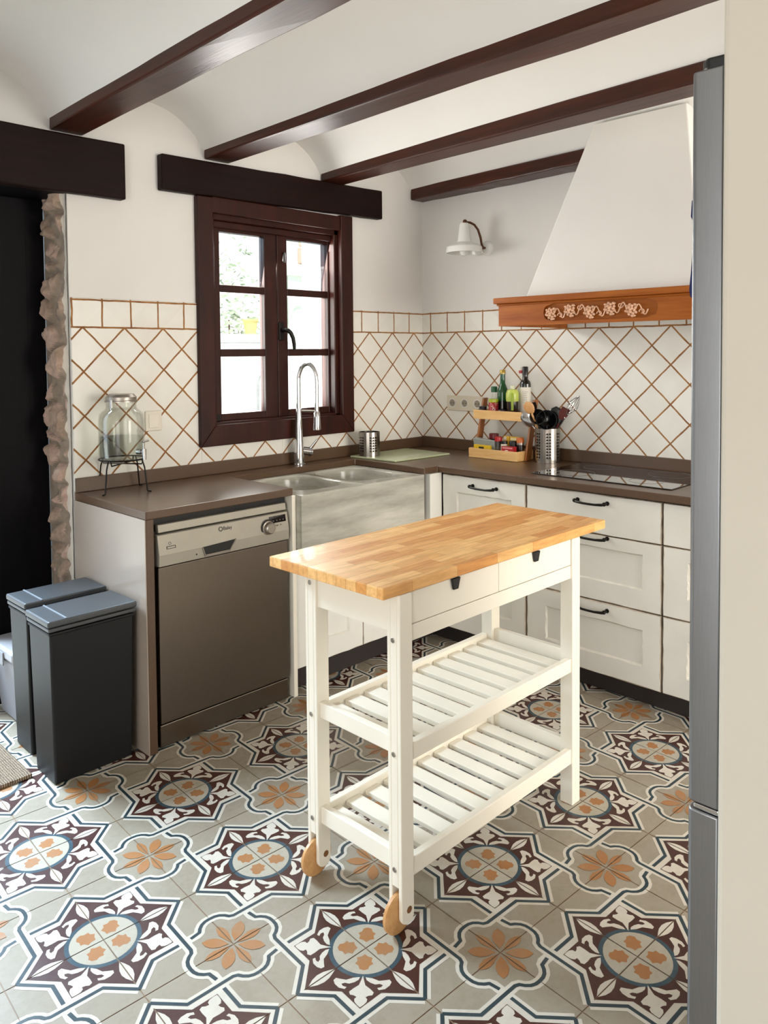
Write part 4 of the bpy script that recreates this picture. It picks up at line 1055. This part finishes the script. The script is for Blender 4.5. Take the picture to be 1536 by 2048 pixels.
# utensils standing in the pot
def spoon(name, label, ax, ay, tip, r, mat, headmat=None, kind='spoon', sc_=1.0):
    tip = Vector(tip); off = Vector((tip.x - UX, tip.y - UY, 0)); hh = tip.z - (ZC + .02); tt = .148 / hh
    b_ = max(-.046, min(.03, (.048 - off.length * tt) / (1 - tt)))
    base = Vector((UX, UY, ZC + .02)) + off.normalized() * b_
    t = thing(name, label, 'utensil', base)
    d = (tip - base).normalized()
    MB().tube([base, base + (tip - base) * .5, tip - d * .03], [r, r, r * .9], 8).build('handle', mat, t, smooth=True)
    hm = headmat or mat; mb = MB(); side = d.cross(Vector((1, 0.3, 0))).normalized(); nn = d.cross(side).normalized()
    if kind == 'spoon':
        n, m_ = 14, 7; rings = []
        for j in range(m_ + 1):
            v = -1 + 2 * j / m_
            wv = math.sqrt(max(0, 1 - v * v)) * .026 * sc_ * (1 + .15 * v)
            rings.append([tip + d * (v * .036 * sc_) + side * (wv * math.cos(2 * PI * i / n)) + nn * (.006 * math.sin(2 * PI * i / n) * math.sqrt(max(0.02, 1 - v * v))) for i in range(n)])
        vs = [p for rg in rings for p in rg]
        mb.add(vs, [(j*n+i, j*n+(i+1) % n, (j+1)*n+(i+1) % n, (j+1)*n+i) for j in range(m_) for i in range(n)])
    elif kind == 'ladle':
        c = tip + nn * .012
        prof = [(.0001, -.030), (.018, -.027), (.030, -.016), (.036, 0), (.034, 0), (.028, -.014), (.016, -.024), (.0001, -.026)]
        mb.lathe([(a * sc_, b * sc_) for a, b in prof], (0, 0, 0), 20, cap=False)
        q = Vector((0, 0, 1)).rotation_difference((Vector((-.8, -.45, .35))).normalized()); mb.v = [c + q @ p for p in mb.v]
    elif kind == 'spatula':
        w0, w1, h_ = .018 * sc_, .033 * sc_, .075 * sc_
        A_ = [tip - d * .01 + side * -w0, tip - d * .01 + side * w0, tip + d * h_ * .4 + side * w1, tip + d * h_ + side * w1 * .9, tip + d * h_ - side * w1 * .9, tip + d * h_ * .4 - side * w1]
        mb.add([p + nn * .002 for p in A_] + [p - nn * .002 for p in A_], [tuple(range(6)), tuple(range(11, 5, -1))] + [(i, (i+1) % 6, 6 + (i+1) % 6, 6 + i) for i in range(6)])
    elif kind == 'whisk':
        for k in range(5):
            a = k * PI / 5; s2 = side * math.cos(a) + nn * math.sin(a)
            mb.tube([tip - d * .02] + [tip + d * (.10 * u) + s2 * (.024 * math.sin(PI * u ** .7)) for u in [i / 10 for i in range(1, 10)]] + [tip + d * .10]
                    + [tip + d * (.10 * u) - s2 * (.024 * math.sin(PI * u ** .7)) for u in [i / 10 for i in range(9, 0, -1)]] + [tip - d * .02], .0012, 5)
    o = mb.build({'spoon': 'bowl', 'ladle': 'bowl', 'spatula': 'blade', 'whisk': 'wires'}[kind], hm, t, smooth=True)
    return t
wd = M['beech']; blk = plain('black_nylon', '0b0b0c', .22, coat=.3); red = plain('dark_red_plastic', '5b1d18', .35)
zt_ = ZC + .168
spoon('wooden_spoon', 'pale wooden spoon at the left of the utensil pot', -.09, .10, (UX - .075, UY + .055, zt_ + .100), .006, wd)
spoon('cooking_spatula', 'black upright spatula rising highest from the utensil pot', .02, .06, (UX - .028, UY + .058, zt_ + .085), .005, blk, kind='spatula', sc_=.55)
spoon('serving_ladle', 'black ladle with a bright hole facing left in the utensil pot', -.06, .02, (UX - .050, UY + .020, zt_ + .060), .006, blk, kind='ladle', sc_=1.1)
spoon('serving_ladle', 'large black ladle leaning over the front rim of the utensil pot', -.02, -.06, (UX - .030, UY - .018, zt_ + .045), .006, blk, kind='ladle', sc_=1.4)
spoon('serving_spoon', 'black nylon spoon behind the ladles in the utensil pot', .05, 0, (UX + .012, UY - .040, zt_ + .055), .006, blk, kind='spoon', sc_=1.5)
spoon('cooking_spatula', 'dark red handled spatula lying to the right in the utensil pot', .05, -.1, (UX + .010, UY - .075, zt_ + .055), .006, red, kind='spatula', sc_=.7)
spoon('wire_whisk', 'thin wire whisk leaning right out of the utensil pot', .04, -.18, (UX + .012, UY - .112, zt_ + .082), .0035, M['chrome'], kind='whisk')
spoon('skimmer_spoon', 'shiny steel spoon leaning left over the rack side from the utensil pot', -.06, .13, (UX - .050, UY + .078, zt_ + .040), .004, M['chrome'], kind='spoon', sc_=1.25)

# ------------------------------------------------------------------ spice rack
rk = thing('spice_rack', 'two-tier bamboo spice rack standing near the stove wall corner', 'rack', (-.15, -.67, ZC))
RYa, RYb = -.515, -.818
def tray(x0, x1, z0, h_, name):
    mb = MB(); t_ = .010
    mb.box((x0, RYb, z0), (x0 + t_, RYa, z0 + h_)).box((x1 - t_, RYb, z0), (x1, RYa, z0 + h_)).box((x0 + t_, RYb, z0), (x1 - t_, RYb + t_, z0 + h_)).box((x0 + t_, RYa - t_, z0), (x1 - t_, RYa, z0 + h_)).box((x0 + t_, RYb + t_, z0), (x1 - t_, RYa - t_, z0 + .007))
    return mb.build(name, M['bamboo'], rk, bevel=.0015)
LOX, HIX = (-.222, -.080), (-.182, -.045)
tray(LOX[0], LOX[1], ZC + .0008, .048, 'lower_tray'); tray(HIX[0], HIX[1], 1.062, .046, 'upper_tray')
for y in (RYa + .0005, RYb - .0125):
    mb = MB()
    mb.hexa([(-.165, y, ZC + .0008), (-.120, y, ZC + .0008), (-.120, y + .012, ZC + .0008), (-.165, y + .012, ZC + .0008)], [(-.088, y, 1.165), (-.052, y, 1.165), (-.052, y + .012, 1.165), (-.088, y + .012, 1.165)])
    mb.build('side_slat', M['bamboo_dark'], rk, bevel=.002)

def jar_(name, label, cat, y, x, z, r, prof, mats, group=None, n=20):
    """prof: list of (part name, [(r, h)...], material)"""
    t = thing(name, label, cat, (x, y, z), group)
    for pn, pf, mt_ in prof:
        MB().lathe(pf, (x, y, z), n).build(pn, mt_, t, smooth=True, angle=50)
    return t
ZU = 1.0695; ZL = ZC + .0085
g_green = plain('green_glass', '0c4a22', .08, coat=.5, var=.02); g_dark = plain('dark_green_glass', '14130c', .08, coat=.5, var=.02)
g_brown = plain('dark_contents', '22140e', .2, coat=.4); wht = plain('white_paper', 'd8d2c4', .55, var=.03)
def bottle(r, h, neck, hn):
    return [(r * .96, 0), (r, .004), (r, h * .55), (r * .97, h * .60), (r * .55, h * .72), (neck, h * .76), (neck, h - hn)]
# upper tray, from left to right
jar_('spice_jar', 'small red and white labelled jar at the left end of the upper tray', 'jar', -.548, -.143, ZU, .02,
     [('jar', [(.021, 0), (.022, .003), (.022, .040), (.019, .044)], col('3a1616')), ('label', [(.0225, .008), (.0225, .036)], col('b8324a')), ('lid', [(.020, .044), (.020, .054), (.017, .056)], M['black'])], 0)
jar_('plastic_bottle', 'clear bottle with dark green cap on the upper tray', 'bottle', -.578, -.085, ZU, .02,
     [('bottle', bottle(.023, .140, .011, .012), M['glass']), ('label', [(.0236, .02), (.0236, .055)], wht), ('cap', [(.0165, .128), (.0165, .155), (.014, .158)], col('0e5a33'))], 0)
jar_('glass_bottle', 'tall green glass bottle with gold cap on the upper tray', 'bottle', -.638, -.092, ZU, .03,
     [('bottle', [(.027, 0), (.029, .004), (.029, .125), (.027, .142), (.017, .168), (.0135, .178), (.0130, .225)], g_green), ('label', [(.0296, .03), (.0296, .085)], g_dark), ('cap', [(.0150, .2255), (.0150, .244), (.013, .246)], col('b79a4a', .3, .6))], 0)
jar_('spice_tin', 'red tin with white lettering marks and lime lid on the upper tray', 'tin', -.620, -.1465, ZU, .03,
     [('tin', [(.024, 0), (.025, .003), (.025, .078), (.023, .080)], col('9c1f24')), ('lid', [(.0255, .080), (.0255, .095), (.023, .097)], col('a9b526'))], 0)
tin = [o for o in C.objects if o.name.startswith('spice_tin')][0]
mb = MB(); rnd = random.Random(2)
for k in range(9):
    a = PI + .45 + rnd.uniform(-.8, .8); z = ZU + .012 + .0075 * k; w = rnd.uniform(.15, .4)
    mb.add([(-.1465 + .0256 * math.cos(a + s_), -.620 + .0256 * math.sin(a + s_), z + dz) for s_, dz in ((-w, 0), (w, 0), (w, .0045), (-w, .0045))], [(0, 1, 2, 3)])
mb.build('printed_marks', wht, tin)
jar_('round_tin', 'small dark round tin with white picture disc on the upper tray', 'tin', -.674, -.147, ZU, .02,
     [('tin', [(.022, 0), (.023, .002), (.023, .040), (.021, .043)], col('2b1a20'))], 0)
rt = [o for o in C.objects if o.name.startswith('round_tin')][0]
mb = MB(); mb.add([(-.147 - .0236, -.674 + .016 * math.cos(t * PI / 10), ZU + .021 + .016 * math.sin(t * PI / 10)) for t in range(20)], [tuple(range(20))])
dsc = mb.build('picture_disc', wht, rt)
jar_('spice_jar', 'black jar behind the picture tin on the upper tray', 'jar', -.696, -.083, ZU, .03,
     [('jar', [(.023, 0), (.024, .003), (.024, .080), (.022, .086)], g_brown), ('lid', [(.023, .086), (.023, .102), (.021, .104)], M['black'])], 0)
oil = jar_('oil_sprayer', 'lime green topped oil bottle with trigger handle on the upper tray', 'bottle', -.730, -.136, ZU, .03,
     [('bottle', [(.027, 0), (.029, .004), (.029, .088)], g_brown), ('collar', [(.031, .088), (.033, .10), (.033, .128), (.026, .146), (.014, .150)], col('b9c65a')), ('nozzle', [(.012, .150), (.012, .166), (.010, .168)], col('cfcfae'))], 0)
mb = MB(); mb.tube([(-.160, -.746, ZU + .128), (-.168, -.753, ZU + .112), (-.171, -.755, ZU + .075), (-.170, -.754, ZU + .045)], [.007, .007, .0065, .006], 8); mb.build('trigger', col('8fa52e'), oil, smooth=True)
jar_('glass_bottle', 'clear bottle with red cap behind the dark oil bottle', 'bottle', -.740, -.072, ZU, .02,
     [('bottle', [(.014, 0), (.015, .003), (.015, .15), (.009, .185), (.0085, .228)], M['glass']), ('cap', [(.0125, .229), (.0125, .243), (.011, .244)], col('b3202a')), ('pourer', [(.006, .244), (.005, .262)], wht)], 0)
jar_('oil_bottle', 'dark olive oil bottle with white label at the right of the upper tray', 'bottle', -.778, -.092, ZU, .03,
     [('bottle', [(.027, 0), (.028, .003), (.028, .175), (.025, .188), (.0145, .200), (.0140, .220)], g_dark), ('label', [(.0285, .010), (.0285, .160)], wht), ('cap', [(.0152, .2205), (.0140, .262), (.012, .264)], M['black'])], 0)
ob = [o for o in C.objects if o.name.startswith('oil_bottle')][0]
mb = MB()
for k in range(7):
    a = PI + .55; z = ZU + .135 - .009 * k; w = .38 if k else .5
    mb.add([(-.092 + .0289 * math.cos(a + s_), -.778 + .0289 * math.sin(a + s_), z + dz) for s_, dz in ((-w, 0), (-w/3, 0), (w/3, 0), (w, 0), (w, .003), (w/3, .003), (-w/3, .003), (-w, .003))], [tuple(range(8))])
mb.build('printed_lines', col('a8a294'), ob)
# lower tray, from left to right
def pack(name, label, cat, y0, y1, x0, x1, z, h_, base, extras=()):
    t = thing(name, label, cat, ((x0 + x1) / 2, (y0 + y1) / 2, z))
    MB().box((x0, y1, z), (x1, y0, z + h_)).build('carton', base, t, bevel=.0012)
    for (pn, u0, v0, u1, v1, mt_) in extras:
        w = y0 - y1
        MB().box((x0 - .0007, y0 - w * u1, z + h_ * v0), (x0 - .0001, y0 - w * u0, z + h_ * v1)).build(pn, mt_, t)
    return t
yel = col('d8b21e'); 
pack('tea_packet', 'yellow and black packet with a handle shape at the left of the lower tray', 'packet', -.535, -.640, -.205, -.190, ZL, .058, yel, (('printed_panel', .2, .12, .8, .42, M['black']), ('printed_arch', .32, .66, .62, .84, M['black'])))
bagm = MB(); bagm.add([(-.183, -.530, ZL), (-.183, -.655, ZL), (-.150, -.655, ZL), (-.150, -.530, ZL), (-.196, -.522, ZL + .088), (-.180, -.650, ZL + .082), (-.160, -.655, ZL + .080), (-.165, -.535, ZL + .092)], [(0, 3, 2, 1), (0, 1, 5, 4), (1, 2, 6, 5), (2, 3, 7, 6), (3, 0, 4, 7), (4, 5, 6, 7)])
tag(bagm.build('foil_bag', plain('grey_foil', '9aa09a', .35, .2, bmp=.3, bscale=30), bevel=.002), 'pale grey folded bag behind the yellow packet on the lower tray', 'bag')
jar_('spice_jar', 'dark red topped jar at the back left of the lower tray', 'jar', -.598, -.115, ZL, .02, [('jar', [(.024, 0), (.024, .085)], g_brown), ('lid', [(.025, .085), (.025, .110), (.022, .112)], col('6a1216'))], 0)
jar_('spice_jar', 'spice jar with bright red lid on the lower tray', 'jar', -.663, -.165, ZL, .02, [('jar', [(.018, 0), (.019, .003), (.019, .075), (.017, .080)], col('3b332c')), ('label', [(.0195, .012), (.0195, .05)], col('57514a')), ('lid', [(.0195, .080), (.0195, .101), (.017, .103)], col('b01d22'))], 0)
jar_('spice_jar', 'slim spice jar with cream label on the lower tray', 'jar', -.704, -.172, ZL, .02, [('jar', [(.016, 0), (.0165, .003), (.0165, .066), (.014, .07)], col('d0c9b4')), ('label', [(.0169, .018), (.0169, .030)], M['black']), ('lid', [(.0165, .070), (.0165, .084)], M['black'])], 0)
pack('spice_box', 'upright yellow box at the back of the lower tray', 'box', -.668, -.705, -.128, -.110, ZL, .104, col('e0b43c'), (('printed_panel', .1, .80, .5, .97, wht),))
pack('spice_box', 'wide yellow and white box at the back of the lower tray', 'box', -.710, -.778, -.130, -.108, ZL, .104, col('d9a92c'), (('printed_panel', .05, .78, .95, .95, col('efe0a0')),))
jar_('spice_jar', 'black lidded jar behind the red tin on the lower tray', 'jar', -.745, -.150, ZL, .02, [('jar', [(.019, 0), (.0195, .003), (.0195, .066)], g_brown), ('lid', [(.0205, .066), (.0205, .084), (.019, .086)], M['black'])], 0)
pack('spice_tin', 'flat red tin with white mark at the front of the lower tray', 'tin', -.712, -.785, -.207, -.178, ZL, .062, col('a81e28'), (('printed_mark', .32, .35, .55, .72, wht), ('printed_band', .08, .82, .92, .93, col('d98f8f'))))
jar_('spice_jar', 'orange lidded jar at the right of the lower tray', 'jar', -.787, -.150, ZL, .02, [('jar', [(.018, 0), (.0185, .003), (.0185, .070)], g_brown), ('collar', [(.0190, .070), (.0190, .080)], M['steel']), ('lid', [(.019, .080), (.019, .100), (.016, .104)], col('c8651c'))], 0)

# ------------------------------------------------------------------ courtyard seen through the window
struct(MB().box((-6, .31, -.25), (8, 9, -.10)).build('ground', plain('pale_paving', 'b9b2a4', .9)))
bright = plain('whitewash', (.86, .86, .83), .9, var=.03); pale_g = plain('pale_green_paint', (.70, .76, .64), .7, var=.02)
tag(MB().box((-1.2, 3.2, -.10), (1.57, 3.5, 1.52)).box((-1.2, 3.15, 1.52), (1.57, 3.55, 1.60)).build('garden_wall', bright, bevel=.01), 'low whitewashed garden wall outside, behind the left window panes', 'wall')
gt = thing('garden_gate', 'pale green panelled double gate outside the right window panes', 'gate', (1.72, 3.3, -.1))
mb = MB(); mb.ring((1.58, 3.24, -.1), (1, 0, 0), (0, 0, 1), (0, -1, 0), rect_loop(0, 0, .30, 2.30), rect_loop(.03, 1.20, .27, 2.16), .03)
mb.box((1.58, 3.28, -.1), (1.88, 3.32, 2.2)); mb.build('gate_leaf', pale_g, gt)
MB().box((1.57, 3.20, 2.20), (1.88, 3.34, 2.32)).build('gate_head', pale_g, gt, bevel=.01)
mb = MB(); mb.tube([(1.73 + .12 * math.cos(t * PI / 12), 3.225, 1.80 + .16 * math.sin(t * PI / 12)) for t in range(13)], .010, 8); mb.tube([(1.73 + .07 * math.cos(t * PI / 12), 3.225, 1.00 + .14 * math.sin(t * PI / 12)) for t in range(13)], .010, 8); mb.build('arch_moulding', pale_g, gt, smooth=True)
def pier():
    mb = MB(); rnd = random.Random(9); z = -.1
    while z < 3.0:
        h_ = rnd.uniform(.12, .24); j = lambda: rnd.uniform(-.02, .02)
        mb.box((1.925 + j(), 3.10 + j(), z), (2.16 + j(), 3.5, z + h_ - .008)); z += h_
    m = plain('peach_stone', 'e6c3ab', .95, var=.15, vscale=9, bmp=.6, bscale=25)
    tag(mb.build('stone_pier', m, bevel=.015), 'rough peach-coloured stone pier outside at the right of the window', 'pillar')
pier()
tag(MB().box((-3, 6.2, -.1), (6.5, 6.5, 4.2)).build('house_wall', plain('far_render', (.84, .82, .78), .95, var=.10, vscale=3)), 'sunlit pale house wall far outside the window', 'wall')
def shrub(x, y, z, sx, sz, n, sd, label, hexs):
    rnd = random.Random(sd); t = thing('garden_shrub', label, 'shrub', (x, y, z))
    mb = MB()
    for k in range(n):
        while True:
            p = Vector((rnd.uniform(-1, 1), rnd.uniform(-1, 1), rnd.uniform(-1, 1)))
            if p.length < 1: break
        c = Vector((x + p.x * sx, y + p.y * sx * .6, z + sz * (1 + p.z) * .92 + .1)); a = rnd.uniform(0, 2 * PI); el = rnd.uniform(-.6, .9); ln = rnd.uniform(.06, .12)
        d = Vector((math.cos(a) * math.cos(el), math.sin(a) * math.cos(el), math.sin(el))); s_ = d.orthogonal().normalized() * ln * .22
        mb.add([c, c + d * ln * .5 + s_, c + d * ln, c + d * ln * .5 - s_], [(0, 1, 2, 3)])
    mb.build('foliage', plain('leaf_' + hexs, hexs, .6, var=.25, vscale=5), t)
    MB().tube([(x, y, z), (x + .02, y, z + sz * .6), (x - .01, y, z + sz * 1.2)], [.03, .02, .01], 6).build('stem', plain('bark' + hexs, '6b5a48', .9), t)
shrub(1.0, 4.2, -.1, .85, 1.45, 1100, 1, 'pale leafy shrub outside behind the low white wall, at the left', '9fae90')
shrub(2.0, 4.9, -.1, .6, 1.6, 600, 2, 'taller leafy shrub outside behind the pale green gate', '8fa080')
pt = thing('flower_pot', 'yellow flower pot standing on the white garden wall outside', 'pot', (1.175, 3.33, 1.60))
MB().lathe([(.05, 0), (.07, .13), (.078, .13), (.078, .15), (.066, .15)], (1.175, 3.33, 1.6005), 18).build('pot', plain('yellow_pot', 'dcc878', .7), pt, smooth=True)
tp_ = MB(); tp_.tube([(1.10, 3.12, -.10), (1.10, 3.12, 1.12)] + [(1.10 + .07 - .07 * math.cos(t * PI / 8), 3.12, 1.12 + .09 * math.sin(t * PI / 8)) for t in range(1, 9)] + [(1.24, 3.12, 1.0)], .012, 8)
tag(tp_.build('garden_tap', plain('grey_pipe', '9a9a96', .5), smooth=True), 'thin grey bent water pipe in front of the white garden wall outside', 'pipe')

# ------------------------------------------------------------------ repeats share a group
groups = {'ceiling_beam': 'dark ceiling beams', 'wooden_lintel': 'dark wooden lintels', 'waste_bin': 'charcoal waste bins', 'drawer_cabinet': 'drawer cabinets on the stove side',
          'garden_shrub': 'shrubs outside the window', 'spice_box': 'yellow boxes on the lower tray', 'glass_bottle': 'glass bottles on the upper tray',
          'plastic_bottle': 'glass bottles on the upper tray', 'oil_bottle': 'glass bottles on the upper tray'}
for o in list(C.objects):
    if o.parent is None and 'label' in o:
        b_ = o.name.split('.')[0]
        if b_ in groups: o['group'] = groups[b_]
        elif b_ == 'spice_jar': o['group'] = 'jars on the upper tray' if o.location.z > 1.0 else 'jars on the lower tray'
        elif o['category'] == 'utensil': o['group'] = 'utensils in the steel pot'
        elif b_ in ('spice_tin', 'round_tin'): o['group'] = 'tins on the spice rack'
